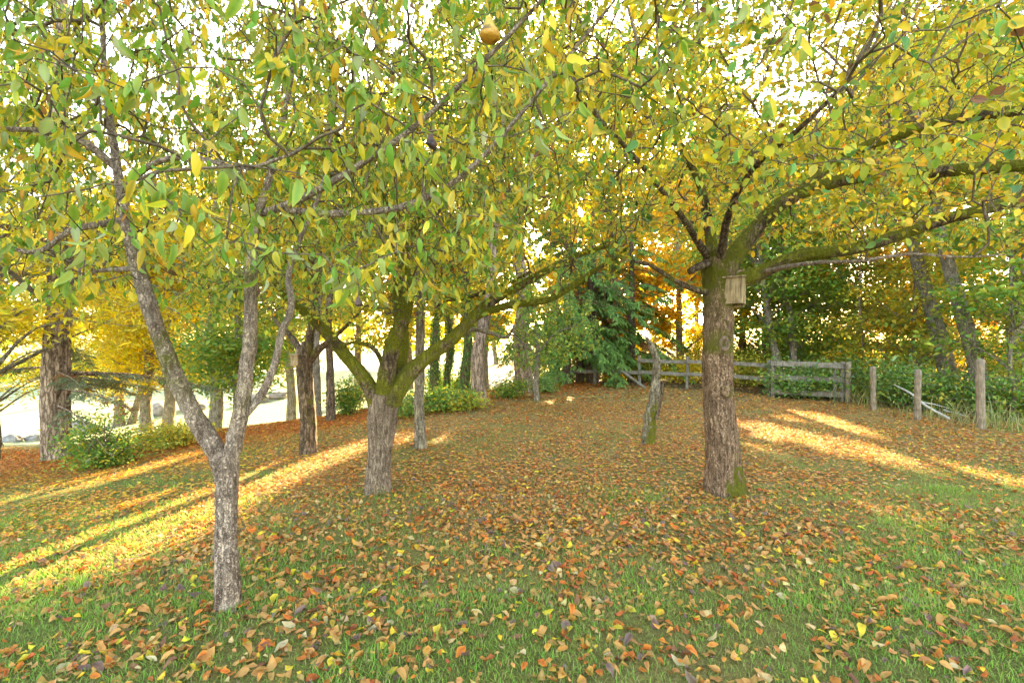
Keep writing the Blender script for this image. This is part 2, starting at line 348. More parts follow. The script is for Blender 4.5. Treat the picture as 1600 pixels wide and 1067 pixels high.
# ------------------------------------------------------------------ leaves
def leaf_template(width, fold, curl, rows=(0.16, 0.42, 0.72), peak=0.42, wave=0.0):
    V = [(0, 0, 0)]; W = [0.2]
    for k, t in enumerate(rows):
        w = width * (math.sin(math.pi * t ** (math.log(0.5) / math.log(peak)))) ** 0.85
        y = t * (1 - 0.18 * abs(curl) * t); z = -curl * t * t
        for sx in (-1, 0, 1):
            V.append((sx * w, y, z + fold * abs(sx) * w + wave * (1 if (k + sx) % 2 else -1) * abs(sx))); W.append(0.75 if sx else 0.1)
    V.append((0, 1 - 0.18 * abs(curl), -curl)); W.append(1.0); n = len(rows)
    tri = [(0, 2, 1), (0, 3, 2)]; quad = []
    for k in range(n - 1):
        a = 1 + 3 * k
        quad += [(a, a + 1, a + 4, a + 3), (a + 1, a + 2, a + 5, a + 4)]
    a = 1 + 3 * (n - 1); t = len(V) - 1; tri += [(a, a + 1, t), (a + 1, a + 2, t)]
    return np.array(V, float), [np.array(tri), np.array(quad)], np.array(W)
T_PEAR = [leaf_template(0.19, 0.5, 0.45), leaf_template(0.21, 0.3, 0.75), leaf_template(0.15, 0.9, 0.95), leaf_template(0.19, 0.5, -0.3, wave=0.03)]
T_APPLE = [leaf_template(0.31, 0.25, 0.2), leaf_template(0.34, 0.12, 0.35), leaf_template(0.27, 0.6, 0.45), leaf_template(0.30, 0.35, -0.1, wave=0.02)]
T_HEX = [(np.array([(0, 0, 0), (-.26, .3, .08), (-.22, .68, .05), (0, 1, -.08), (.22, .68, .05), (.26, .3, .08)]), [np.array([(0, 3, 2, 1), (0, 5, 4, 3)])], np.array([.1, .5, .7, 1, .7, .5]))]
T_PHEX = [(np.array([(0, 0, 0), (-.19, .3, .1), (-.15, .66, .0), (0, .95, -.3), (.15, .66, .0), (.19, .3, .1)]), T_HEX[0][1], T_HEX[0][2]), (np.array([(0, 0, 0), (-.2, .3, .04), (-.18, .68, .05), (0, 1, .1), (.18, .68, .05), (.2, .3, .04)]), T_HEX[0][1], T_HEX[0][2])]
T_DIA = [(np.array([(0, 0, 0), (-.27, .45, .1), (0, 1, -.1), (.27, .45, .1)]), [np.array([(0, 2, 1), (0, 3, 2)])], np.array([.1, .6, 1, .6]))]
T_SLIM = [(np.array([(0, 0, 0), (-.12, .5, .04), (0, 1, -.1), (.12, .5, .04)]), [np.array([(0, 2, 1), (0, 3, 2)])], np.array([.1, .6, 1, .6]))]
def maple_template(curl):
    a = np.array([-90, -62, -40, -25, -5, 12, 35, 52, 70, 90, 110, 128, 145, 168, 185, 205, 220, 242]) * math.pi / 180
    r = np.array([.12, .42, .34, .62, .36, .74, .38, .62, .46, 1.0, .46, .62, .38, .74, .36, .62, .34, .42]) * 0.55
    V = np.stack([np.cos(a) * r, np.sin(a) * r + 0.35, 0 * a], -1); V = np.vstack([V, [0, 0.3, 0]])
    V[:, 2] = curl * (V[:, 0] ** 2 * 1.3 + (V[:, 1] - .3) ** 2 * 0.8) + 0.06 * np.sin(V[:, 0] * 17) * (np.abs(V[:, 0]) > .2)
    n = len(a); return V, [np.array([(i, (i + 1) % n, n) for i in range(n)])], np.concatenate([np.clip(r * 1.8, 0, 1), [0.1]])
T_MAPLE = [maple_template(0.5), maple_template(-0.4), maple_template(0.9)]
def frames(axis, nor):
    a = unit(axis); n = unit(nor - a * np.sum(nor * a, -1, keepdims=True)); return np.cross(a, n), a, n
def leaves_into(batch, T, pos, axis, nor, size, c0, c1):
    s, a, n = frames(axis, nor); which = R.integers(0, len(T), len(pos))
    for k, (tv, tf, tw) in enumerate(T):
        m = which == k
        if not m.any(): continue
        V = pos[m][:, None] + size[m][:, None, None] * (tv[None, :, 0:1] * s[m][:, None] + tv[None, :, 1:2] * a[m][:, None] + tv[None, :, 2:3] * n[m][:, None])
        nv = len(tv); off = (np.arange(m.sum()) * nv)[:, None, None]
        C = c0[m][:, None] * (1 - tw[None, :, None]) + c1[m][:, None] * tw[None, :, None]
        batch.put(V.reshape(-1, 3), [(f[None] + off).reshape(-1, f.shape[1]) for f in tf], C.reshape(-1, 3))
def palette(pal, n, rng=R, jit=0.14):
    w = np.array([p[0] for p in pal], float); k = rng.choice(len(pal), n, p=w / w.sum())
    a = np.array([p[1] for p in pal])[k]; b = np.array([p[2] for p in pal])[k]
    j = 1 + jit * rng.normal(size=(n, 1)); t = 1 + 0.08 * rng.normal(size=(n, 3))
    return np.clip(a * j * t, 0.005, 0.9), np.clip(b * j * t, 0.005, 0.9)
YG, GR, YE, OR, BR, PG, DG = (.35, .38, .06), (.13, .29, .05), (.66, .49, .055), (.66, .29, .03), (.24, .12, .05), (.32, .43, .17), (.075, .18, .04)
PAL_PEAR = [(4.0, GR, YG), (4.4, YG, YE), (2.6, YG, PG), (2.4, YE, YE), (.6, YE, OR), (.22, OR, BR), (.15, BR, (.12, .06, .05)), (2.4, (.17, .34, .05), GR), (.5, PG, (.3, .26, .2))]
PAL_APPLE = [(3.0, YG, YG), (3.0, YG, YE), (2.8, YE, YE), (1.9, (.14, .30, .05), YG), (1.2, (.09, .26, .08), (.14, .32, .1)), (1.2, YE, OR), (.5, OR, OR), (.2, BR, BR)]
PAL_MID = [(3.5, GR, YG), (4.0, YG, YG), (2.0, YG, YE), (1.0, YE, YE), (.5, OR, YE), (1.5, DG, GR)]
PAL_YELLOW = [(5, (.72, .52, .03), (.75, .56, .04)), (2.5, YE, YG), (1.2, YG, YE), (.8, (.70, .38, .03), YE)]
PAL_YGREEN = [(3, YG, YE), (3, YG, YG), (1.5, GR, YG), (2, YE, YE)]
PAL_GREEN = [(3, GR, GR), (3, GR, YG), (1, DG, GR), (2, YG, YG), (.6, YE, YG)]
PAL_ORANGE = [(4, (.70, .36, .025), (.72, .44, .03)), (3, YE, (.70, .40, .03)), (1.5, (.55, .16, .02), OR), (1, YG, YE)]
PAL_MIXED = [(3, YG, YE), (3, GR, YG), (2, YE, OR), (1, OR, OR), (1, DG, GR)]
PAL_SHRUB = [(2, DG, GR), (3, GR, GR), (2.5, (.20, .31, .14), (.3, .42, .2)), (1.4, YG, YG)]
PAL_HEDGE = [(4, (.07, .17, .03), GR), (3, GR, YG), (1, YG, YE)]

# ------------------------------------------------------------------ a crown that grows from given limbs toward points of its volume
def grow(nodes, dirs, attract, alpha=0.22, step=0.11, jit=0.014, up=0.12):
    N = [tuple(x) for x in nodes]; D = [tuple(x) for x in dirs]; par = [-1] * len(N); plen = [0.0] * len(N)
    A = np.asarray(attract); base = np.asarray(nodes)
    dist = np.full(len(A), 1e9); who = np.zeros(len(A), int)
    for i0 in range(0, len(base), 200):
        d = np.linalg.norm(A[:, None] - base[None, i0:i0 + 200], axis=2); k = d.argmin(1); v = d[np.arange(len(A)), k]
        m = v < dist; dist[m] = v[m]; who[m] = k[m] + i0
    alive = np.ones(len(A), bool); br = []
    for _ in range(len(A)):
        i = int(np.argmin(np.where(alive, dist, 1e9))); alive[i] = False
        s = who[i]; p0 = np.array(N[s]); p2 = A[i]; L = np.linalg.norm(p2 - p0)
        if L < 0.03: continue
        p1 = p0 + (np.array(D[s]) * 0.5 + unit(p2 - p0) * 0.25 + np.array([0, 0, up])) * L * 0.55
        n = max(2, int(L / step)); t = (np.arange(1, n + 1) / n)[:, None]
        q = (1 - t) ** 2 * p0 + 2 * t * (1 - t) * p1 + t * t * p2
        q[:-1] += R.normal(size=(n - 1, 3)) * jit
        idx = []; prev = s; pp = p0
        for x in q:
            N.append(tuple(x)); D.append(tuple(unit(x - pp))); par.append(prev); plen.append(plen[prev] + np.linalg.norm(x - pp)); prev = len(N) - 1; idx.append(prev); pp = x
        br.append([s] + idx)
        new = np.array(N[-n:]); d = np.linalg.norm(A[:, None] - new[None], axis=2) + alpha * np.array(plen[-n:])[None]
        k = d.argmin(1); v = d[np.arange(len(A)), k]; m = v < dist; dist[m] = v[m]; who[m] = k[m] + len(N) - n
    return np.array(N), np.array(D), np.array(par), br
def twig_radii(N, par, n0, tip=0.0022, ex=0.42, rmax=0.05):
    c = np.zeros(len(N)); has = np.zeros(len(N), bool); has[par[par >= 0]] = True; c[~has] = 1
    for i in range(len(N) - 1, n0 - 1, -1):
        if par[i] >= 0: c[par[i]] += c[i]
    return np.minimum(tip * np.maximum(c, 1) ** ex, rmax)
def leaf_objects(parent, T, n_var, pal, pos, axis, nor, size, name, mat, seed):
    """each of the largest leaves as an object of its own, sharing a few meshes"""
    rng = np.random.default_rng(seed); c0, c1 = palette(pal, n_var, rng); var = []
    for k in range(n_var):
        tv, tf, tw = T[k % len(T)]; C = c0[k] * (1 - tw[:, None]) + c1[k] * tw[:, None]
        var.append(make_mesh(name, tv, tf, C, True, mat))
    s, a, n = frames(axis, nor); b = BASE[parent]
    for i in range(len(pos)):
        o = bpy.data.objects.new(name, var[rng.integers(n_var)]); COL.objects.link(o); o.parent = parent
        M = Matrix(((s[i][0], a[i][0], n[i][0], 0), (s[i][1], a[i][1], n[i][1], 0), (s[i][2], a[i][2], n[i][2], 0), (0, 0, 0, 1)))
        o.matrix_basis = Matrix.Translation(Vector(pos[i] - b)) @ M @ Matrix.Scale(float(size[i]), 4)
def screen(p):
    d = np.maximum(p[:, 1], 0.05); return 800 + p[:, 0] / d * F_PX, 533.5 - (p[:, 2] - 1.5) / d * F_PX
def leaf_crown(root, limbs, attract, pal, T, leaf_len, per_node, hang, T_far=None, n_obj=300, sprouts=0, sprout_dir=(0, 0, 1), sprout_len=(0.5, 1.2), seed=1, twig_mat=None, clear=None, up=0.12, droop=0.0, tip=0.0022, step=0.11, lichen=0.25, moss=0.0, bare=0.0, far_y=4.2):
    nodes, dirs = [], []
    for pts in limbs:
        d = unit(np.gradient(pts, axis=0)); k = max(1, int(0.08 / max(np.linalg.norm(pts[1] - pts[0]), 1e-4)))
        nodes.append(pts[::k]); dirs.append(d[::k])
    nodes = np.vstack(nodes); dirs = np.vstack(dirs); n0 = len(nodes)
    N, D, par, br = grow(nodes, dirs, attract, step=step, up=up); rad = twig_radii(N, par, n0, tip)
    tw = Batch()
    for b in br:
        r = rad[b].copy(); r[0] = min(r[0], r[1] * 1.25); sides = 6 if r[1] > 0.01 else (5 if r[1] > 0.005 else 3)
        V, Fs, nor = tube(N[b], r, sides); tw.put(V, Fs, moss_colour(V, nor, moss, lichen, seed=seed))
    thin = rad < tip * 2.6; thin[:n0] = False; cand = np.where(thin)[0]
    cp, cd = [N[cand]], [D[cand]]
    if sprouts:
        hi = np.where((N[:, 2] > 2.1) & (rad > tip * 1.5))[0]; pick = R.choice(hi, min(sprouts, len(hi)), replace=False)
        for i in pick:
            L = R.uniform(*sprout_len); d = unit(np.asarray(sprout_dir) + R.normal(size=3) * 0.22); n = max(4, int(L / 0.12)); t = np.linspace(0, 1, n)[:, None]
            q = N[i] + d * L * t + np.array([R.normal(), R.normal(), 0.3]) * 0.10 * t * t * L + R.normal(size=(n, 3)) * 0.006
            q[0] = N[i]
            V, Fs, nor = tube(q, np.linspace(0.0065, 0.002, n) * R.uniform(0.7, 1.2), 4); tw.put(V, Fs, moss_colour(V, nor, 0, lichen))
            cp.append(q[1:]); cd.append(np.repeat(d[None], n - 1, 0))
    tw.build('twigs', twig_mat or M_TWIG, root, kind='stuff')
    cp = np.vstack(cp); cd = np.vstack(cd)
    kk = R.poisson(per_node, len(cp)); 
    if bare > 0: kk = kk * (noise(cp * 1.6 + seed) > bare)
    p = np.repeat(cp, kk, 0); d = np.repeat(cd, kk, 0); n = len(p)
    rnd = R.normal(size=(n, 3)); side = unit(np.cross(d, rnd))
    p = p + side * R.uniform(0.005, 0.03, (n, 1)) + R.normal(size=(n, 3)) * 0.02
    if hang:
        axis = unit(side * 0.55 + d * 0.25 + np.array([0, 0, -1.0]) * R.uniform(0.6, 1.9, (n, 1)) + R.normal(size=(n, 3)) * 0.22); nor = unit(R.normal(size=(n, 3)))
    else:
        axis = unit(side + d * 0.5 + np.array([0, 0, -0.25 - droop]) + R.normal(size=(n, 3)) * 0.3); nor = unit(np.array([0, -0.25, 0.8]) + R.normal(size=(n, 3)) * 0.55)
    size = leaf_len * np.clip(R.normal(1, 0.22, n), 0.45, 1.5)
    k = keep_leaves(p)
    if clear is not None: k &= clear(p)
    p, axis, nor, size = p[k], axis[k], nor[k], size[k]
    # the largest in view become objects
    sx, sy = screen(p); seen = (sx > 0) & (sx < 1600) & (sy > 0) & (sy < 1067) & (p[:, 1] > 0.5)
    score = np.where(seen, size / np.maximum(p[:, 1], 0.3), 0); order = np.argsort(-score)
    big = order[:n_obj]; rest = order[n_obj:]
    if n_obj: leaf_objects(root, T, 18, pal, p[big], axis[big], nor[big], size[big], 'leaf', M_LEAF, seed)
    b = Batch(); c0, c1 = palette(pal, len(rest)); far = p[rest][:, 1] > far_y
    if T_far is None: T_far = T
    for TT, m in ((T, ~far), (T_far, far)):
        if m.any(): leaves_into(b, TT, p[rest][m], axis[rest][m], nor[rest][m], size[rest][m], c0[m], c1[m])
    b.build('foliage', M_LEAF, root, kind='stuff')
    return N, rad, len(p)

# ------------------------------------------------------------------ the ground
def fence_x(y): return np.interp(y, [0, 8.4, 9.3, 10.6, 11.9, 13.0, 17, 30], [8.6, 8.25, 7.85, 7.95, 8.2, 7.0, 2.9, -2])
def litter_edge(x, y):                                      # 1 in the band of leaves along the far edge of the lawn
    d = y - edge_y(x); return np.exp(-((d + 1.0) / 1.6) ** 2) * sstep(4.5, 1.5, x)
def grassiness(x, y):
    near = sstep(4.2, 1.8, y) * 0.42; right = sstep(2.0, 4.5, x) * sstep(9, 4, y) * 0.35; left = sstep(-1.6, -3.6, x) * sstep(8.5, 5, y) * 0.35
    return np.clip(0.28 + near + right + left + 0.55 * (noise2(x, y, 1.1, 2.2) - 0.5) + 0.4 * (noise2(x, y, 0.35, 5.2) - 0.5), 0, 1)
def axis_grid(stops):
    return np.unique(np.concatenate([np.arange(a, b, s) for a, b, s in stops]).round(4))
gx = axis_grid([(-420, -60, 30), (-60, -16, 2), (-16, 16, 0.3), (16, 60, 2), (60, 421, 30)])
gy = axis_grid([(-60, -4, 4), (-4, 22, 0.3), (22, 60, 1.5), (60, 500, 25)])
X, Y = np.meshgrid(gx, gy, indexing='ij'); x, y = X.ravel(), Y.ravel(); z = ground_z(x, y)
ny = len(gy); i, j = np.meshgrid(np.arange(len(gx) - 1), np.arange(ny - 1), indexing='ij'); i = i.ravel(); j = j.ravel()
quads = np.stack([i * ny + j, (i + 1) * ny + j, (i + 1) * ny + j + 1, i * ny + j + 1], -1)
g = grassiness(x, y)[:, None]; green = np.array([.10, .12, .03]); straw = np.array([.30, .22, .09]); soil = np.array([.16, .10, .05])
n1 = noise2(x, y, 0.5, 9.0)[:, None]
c = (straw * (1 - n1 * 0.5) + soil * n1 * 0.5) * (1 - g) + green * g
le = litter_edge(x, y)[:, None]; c = c * (1 - 0.7 * le) + np.array([.30, .11, .035]) * 0.7 * le
fieldm = (sstep(1.0, 3.5, y - edge_y(x)) * sstep(5, 2, x))[:, None]
frost = np.array([.30, .36, .24]) * (0.8 + 0.4 * noise2(x, y, 3, 1.0)[:, None]); c = c * (1 - fieldm) + frost * fieldm
wood = (sstep(0.2, 1.2, x - fence_x(y)) * sstep(1, 4, y))[:, None]; c = c * (1 - wood) + np.array([.10, .075, .035]) * wood
ground = add('ground', np.stack([x, y, z], -1), quads, M_GROUND, None, c); tag(ground, 'lawn strewn with leaves running down to a pale frosted field', 'ground', kind='structure')
def strip(name, pts, w, mat, label, cat):
    p, _ = spline(np.array(pts, float), np.zeros(len(pts)), 0.8); t = unit(np.gradient(p[:, :2], axis=0)); s = np.stack([-t[:, 1], t[:, 0]], -1)
    V = []
    for k in np.linspace(-w, w, 7):
        q = p[:, :2] + s * k; V.append(np.column_stack([q, ground_z(q[:, 0], q[:, 1]) + 0.012]))
    n = len(p); V = np.vstack(V); i, j = np.meshgrid(np.arange(6), np.arange(n - 1), indexing='ij'); i = i.ravel(); j = j.ravel()
    return tag(add(name, V, np.stack([i * n + j, i * n + j + 1, (i + 1) * n + j + 1, (i + 1) * n + j], -1), mat), label, cat, kind='structure')
strip('driveway', [(-26, 44, 0), (-10, 38, 0), (0, 31, 0), (8, 29, 0)], 3.2, M_ROAD, 'grey gravel drive beyond the pale field', 'driveway')

# ------------------------------------------------------------------ the pear tree by the camera
pb = G(357, 948)
pear = thing('pear_tree', pb, 'slender grey forked pear tree with long drooping leaves and lichen', 'tree')
d0 = pb[1]
pt = [pb + np.array([0, 0, -0.06]), P(352, 850, d0), P(355, 760, d0), P(352, 712, d0)]
_, trunk_p, _ = bark_tube('trunk', pt, [.055, .052, .054, .066], M_PEAR, pear, 44, 0.014, 0.22, moss=0.4, lichen=0.5, base_moss=0.4, flare=0.34, seed=1.0)
L = []
def limb(root, pts, rad, mat, sides=18, step=0.02, moss=0.4, lichen=0.6, seed=0.0, amp=0.14, name='limb', **k):
    _, p, r = bark_tube(name, [np.asarray(q, float) for q in pts], rad, mat, root, sides, step, amp, moss, lichen, seed=seed, **k); return p
a0 = P(350, 728, d0)
L.append(limb(pear, [a0, P(325, 685, d0), P(285, 610, d0 - .02), P(255, 545, d0 - .05), P(228, 460, d0 - .08), P(208, 395, d0 - .1), P(196, 330, d0 - .1), P(180, 250, d0 - .05), P(165, 130, d0), P(160, 0, d0 + .1), P(170, -160, d0 + .15)], [.048, .049, .044, .039, .036, .032, .027, .02, .015, .011, .007], M_PEAR, 30, 0.018, 0.62, 0.6, 3.0, 0.18))
L.append(limb(pear, [P(356, 725, d0), P(368, 680, d0 + .01), P(380, 620, d0 + .02), P(388, 560, d0 + .03), P(391, 500, d0 + .04), P(392, 430, d0 + .05), P(398, 360, d0 + .05), P(415, 300, d0), P(440, 200, d0 + .05), P(462, 80, d0 + .1), P(480, -60, d0 + .15), P(500, -200, d0 + .2)], [.041, .042, .038, .036, .035, .031, .024, .019, .015, .012, .009, .006], M_PEAR, 30, 0.018, 0.66, 0.65, 5.0, 0.18))
L.append(limb(pear, [P(378, 655, d0 + .02), P(405, 620, d0 + .08), P(428, 570, d0 + .14), P(440, 520, d0 + .2), P(455, 480, d0 + .26), P(452, 430, d0 + .32), P(470, 370, d0 + .4), P(500, 300, d0 + .5), P(520, 180, d0 + .6), P(530, 60, d0 + .7)], [.02, .022, .02, .02, .021, .017, .015, .012, .009, .006], M_PEAR, 18, 0.02, 0.1, 1.0, 7.0))
L.append(limb(pear, [P(405, 335, d0 + .05), P(455, 318, d0 - .05), P(530, 278, d0 - .15), P(640, 205, d0 - .25), P(760, 92, d0 - .33), P(830, 18, d0 - .4), P(900, -60, d0 - .45)], [.02, .021, .017, .014, .011, .009, .006], M_PEAR, 14, 0.02, 0.1, 0.7, 9.0))
L.append(limb(pear, [P(430, 325, d0), P(520, 335, d0 - .1), P(620, 325, d0 - .18), P(700, 290, d0 - .22), P(765, 235, d0 - .28), P(860, 122, d0 - .32), P(945, 20, d0 - .38), P(1000, -50, d0 - .4)], [.018, .018, .016, .014, .012, .009, .007, .005], M_PEAR, 14, 0.02, 0.15, 0.6, 11.0))
L.append(limb(pear, [P(203, 345, d0 - .1), P(160, 350, d0 - .15), P(110, 360, d0 - .2), P(60, 392, d0 - .25), P(10, 385, d0 - .3), P(-60, 360, d0 - .3)], [.022, .018, .015, .012, .009, .006], M_PEAR, 14, 0.02, 0.3, 0.9, 13.0))
L.append(limb(pear, [P(182, 262, d0 - .05), P(130, 222, d0 - .15), P(70, 205, d0 - .2), P(0, 200, d0 - .3), P(-80, 170, d0 - .4)], [.022, .018, .014, .01, .006], M_PEAR, 14, 0.02, 0.2, 0.9, 15.0))
L.append(limb(pear, [P(190, 300, d0 - .08), P(230, 262, d0 - .3), P(290, 245, d0 - .5), P(380, 262, d0 - .75), P(460, 240, d0 - .95)], [.018, .014, .011, .008, .005], M_PEAR, 14, 0.02, 0.1, 0.7, 17.0))
L.append(limb(pear, [P(212, 420, d0 - .1), P(150, 425, d0 + .1), P(110, 455, d0 + .4), P(60, 470, d0 + .7)], [.014, .010, .008, .005], M_PEAR, 10, 0.02, 0.1, 0.7, 19.0))
def pear_points(n):
    out = []
    while len(out) < n:
        q = np.array([R.uniform(-4.6, 0.95), R.uniform(1.35, 4.7), R.uniform(1.7, 4.5)])
        zmin = 1.76 + 0.55 * sstep(-0.35, 0.6, q[0]) + 0.10 * math.sin(q[0] * 3.3) + 0.06 * max(0, q[1] - 2.5)
        if q[2] < zmin or np.linalg.norm(q - [0, 0, 1.5]) < 1.55: continue
        if q[2] > 4.5 - 0.08 * (q[0] + 1.6) ** 2: continue
        if q[0] > 0.1 and q[1] > 3.4: continue
        out.append(q)
    out = np.array(out); ex = np.column_stack([R.uniform(-4.8, .2, 1150), R.uniform(2.2, 4.9, 1150), R.uniform(2.7, 4.9, 1150)])
    return np.vstack([out, ex])
def skirt(d, px, py, slope=0.08):                          # the uneven lower hem of a crown, as a height over x
    xs = (np.array(px) - 800) / F_PX * d; zs = 1.5 + (533.5 - np.array(py)) / F_PX * d
    return lambda p: p[:, 2] > np.interp(p[:, 0], xs, zs) + slope * (p[:, 1] - d) + 0.12 * (noise(p * 5) - 0.5)
pear_clear = skirt(d0, [0, 200, 330, 420, 480, 560, 640, 680, 760, 900, 980], [500, 480, 470, 470, 530, 460, 520, 470, 450, 370, 340])
Np, _, npl = leaf_crown(pear, L, pear_points(3300), PAL_PEAR, T_PEAR, 0.061, 3.9, True, T_PHEX, far_y=2.9, seed=21, sprouts=140, sprout_dir=(0.12, 0.05, 1), clear=pear_clear, lichen=0.7)

# ------------------------------------------------------------------ the big apple tree with the nest box
rb = G(1132, 768); d1 = rb[1]
apple = thing('apple_tree', rb, 'stout apple tree with a thick mossy bark trunk carrying a nest box', 'tree')
def apple_trunk_moss(V, nor, c):
    h = V[:, 2] - rb[2]; side = nor @ np.array([0.75, -0.6, 0]); n = noise(V * 7)
    n2 = noise(V * 26); foot = np.clip((1.2 - h / (0.26 + 0.26 * np.clip(side, 0, 1) + .25 * (n - .5))) * .9, 0, 1) * np.clip(0.42 + side * .75 + .5 * (n - .5), 0, 1) * (.3 + 1.0 * n2)
    mid = 0.7 * np.exp(-((h - 1.5) / 0.35) ** 2) * (0.2 + n); top = np.clip((h - 1.25 - .5 * (n - .5)) / 0.8, 0, 1) * (0.35 + 0.4 * n + .5 * n2)
    c[:, 0] = np.clip(np.maximum.reduce([c[:, 0], foot * 1.2, mid, top]), 0, 1); return c
apple_trunk, _, _ = bark_tube('trunk', [rb + np.array([0, 0, -0.08]), P(1130, 720, d1), P(1124, 640, d1), P(1122, 560, d1), P(1122, 480, d1), P(1122, 420, d1), P(1124, 395, d1)], [.155, .145, .138, .136, .136, .145, .135], M_APPLE, apple, 72, 0.014, 0.15, moss=0.18, lichen=0.35, flare=0.42, seed=23.0, side_f=apple_trunk_moss)
def knot(root, c, rx, rz, nrm, hole):
    n = unit(np.asarray(nrm, float)); s = unit(np.cross([0, 0, 1.0], n)); up = np.cross(n, s); rings = []
    prof = [(1.25, -0.02), (1.1, 0.012), (0.95, 0.022), (0.72, 0.015), (0.5, -0.012 if hole else 0.02), (0.2, -0.02 if hole else 0.012)]
    a = np.arange(20) * 2 * np.pi / 20
    for k, h in prof: rings.append(c + (np.cos(a) * rx * k)[:, None] * s + (np.sin(a) * rz * k)[:, None] * up + n * h + (noise(np.stack([np.cos(a) * 2 + k, np.sin(a) * 2, 0 * a], -1)) - .5)[:, None] * 0.012 * n)
    V = np.vstack(rings + [c[None] + n * prof[-1][1]]); i = np.arange(5)[:, None] * 20; j = np.arange(20)[None]; k = (j + 1) % 20
    Fq = np.stack([i + j, i + k, i + 20 + k, i + 20 + j], -1).reshape(-1, 4); jj = np.arange(20)
    return V, [Fq, np.stack([100 + jj, 100 + (jj + 1) % 20, np.full(20, 120)], -1)]
V, Fs = knot(apple, P(1132, 537, d1 - .14), .045, .066, (0.1, -1, 0), True); add('knot', V, Fs, M_KNOT, apple_trunk)
V, Fs = knot(apple, P(1137, 611, d1 - .14), .055, .055, (0.2, -1, 0), False); c = np.zeros((len(V), 3)); c[:, 0] = 0.2 + .6 * noise(V * 30); add('knot', V, Fs, M_APPLE, apple_trunk, c)
A = []
A.append(limb(apple, [P(1140, 445, d1 - .02), P(1190, 425, d1 - .1), P(1250, 400, d1 - .2), P(1330, 390, d1 - .35), P(1400, 370, d1 - .5), P(1480, 342, d1 - .65), P(1560, 322, d1 - .8), P(1640, 303, d1 - .9), P(1760, 290, d1 - 1.0)], [.085, .068, .058, .05, .048, .045, .042, .04, .03], M_DARKBARK, 26, 0.018, 0.95, 0.45, 31.0))
A.append(limb(apple, [P(1128, 430, d1), P(1165, 375, d1 + .05), P(1225, 315, d1 - .05), P(1310, 283, d1 - .2), P(1400, 272, d1 - .35), P(1500, 266, d1 - .5), P(1620, 256, d1 - .7), P(1750, 240, d1 - .8)], [.10, .08, .06, .056, .052, .05, .045, .03], M_DARKBARK, 26, 0.018, 0.95, 0.45, 33.0))
A.append(limb(apple, [P(1225, 318, d1 - .03), P(1320, 245, d1 - .2), P(1420, 205, d1 - .4), P(1500, 186, d1 - .55), P(1600, 172, d1 - .7), P(1720, 150, d1 - .8)], [.04, .042, .045, .045, .04, .025], M_DARKBARK, 22, 0.018, 0.95, 0.35, 35.0))
A.append(limb(apple, [P(1118, 425, d1), P(1110, 370, d1 + .1), P(1095, 290, d1 + .15), P(1060, 215, d1 + .1), P(1050, 110, d1 + .1), P(1080, -20, d1 + .1)], [.075, .05, .036, .028, .02, .01], M_DARKBARK, 22, 0.02, 0.8, 0.5, 37.0))
A.append(limb(apple, [P(1112, 458, d1 - .02), P(1085, 452, d1 - .1), P(1050, 436, d1 - .15), P(1015, 414, d1 - .2), P(985, 408, d1 - .2)], [.034, .027, .022, .018, .012], M_DARKBARK, 16, 0.018, 0.6, 0.5, 39.0))
A.append(limb(apple, [P(1108, 405, d1), P(1070, 345, d1 - .4), P(1020, 280, d1 - .8), P(960, 210, d1 - 1.1), P(900, 150, d1 - 1.3)], [.04, .026, .02, .015, .009], M_DARKBARK, 16, 0.02, 0.6, 0.5, 41.0))
A.append(limb(apple, [P(1122, 420, d1), P(1140, 330, d1 - .5), P(1180, 260, d1 - 1.1), P(1250, 200, d1 - 1.6), P(1330, 120, d1 - 1.9)], [.045, .03, .022, .016, .009], M_DARKBARK, 16, 0.02, 0.5, 0.5, 43.0))
limb(apple, [P(1106, 412, d1 - .08), P(1088, 418, d1 - .2), P(1078, 424, d1 - .26)], [.04, .034, .03], M_DARKBARK, 16, 0.015, 0.3, 0.4, 45.0, name='cut_stub')
A.append(limb(apple, [P(1190, 425, d1 - .1), P(1260, 412, d1 - .6), P(1340, 408, d1 - 1.0), P(1420, 398, d1 - 1.2), P(1500, 402, d1 - 1.4), P(1570, 398, d1 - 1.5)], [.026, .018, .013, .010, .007, .004], M_PEAR, 10, 0.02, 0.1, 0.9, 47.0))
def apple_points(n):
    out = []
    while len(out) < n:
        q = np.array([R.uniform(0.2, 6.2), R.uniform(2.0, 7.4), R.uniform(2.15, 5.6)])
        zmin = 2.32 + 0.16 * max(0, q[1] - 3.5) - 0.10 * sstep(1.5, 4.5, q[0]) + 0.08 * math.sin(q[0] * 4.1)
        if q[2] < zmin or np.linalg.norm(q - [0, 0, 1.5]) < 2.2: continue
        if ((q[0] - 2.6) / 3.9) ** 2 + ((q[1] - 4.5) / 3.1) ** 2 + ((q[2] - 2.6) / 3.2) ** 2 > 1: continue
        out.append(q)
    ex = np.column_stack([R.uniform(.6, 6.0, 650), R.uniform(3.0, 6.8, 650), R.uniform(3.3, 5.9, 650)])
    return np.vstack([np.array(out), ex])
apple_clear = skirt(d1, [850, 950, 1050, 1090, 1150, 1180, 1300, 1420, 1600], [395, 410, 405, 425, 420, 415, 405, 420, 420], 0.10)
Na, _, nal = leaf_crown(apple, A, apple_points(3700), PAL_APPLE, T_APPLE, 0.060, 3.4, False, T_HEX, far_y=3.7, seed=51, sprouts=230, sprout_dir=(0.45, -0.05, 0.9), sprout_len=(0.6, 1.5), clear=apple_clear, lichen=0.4, moss=0.1)

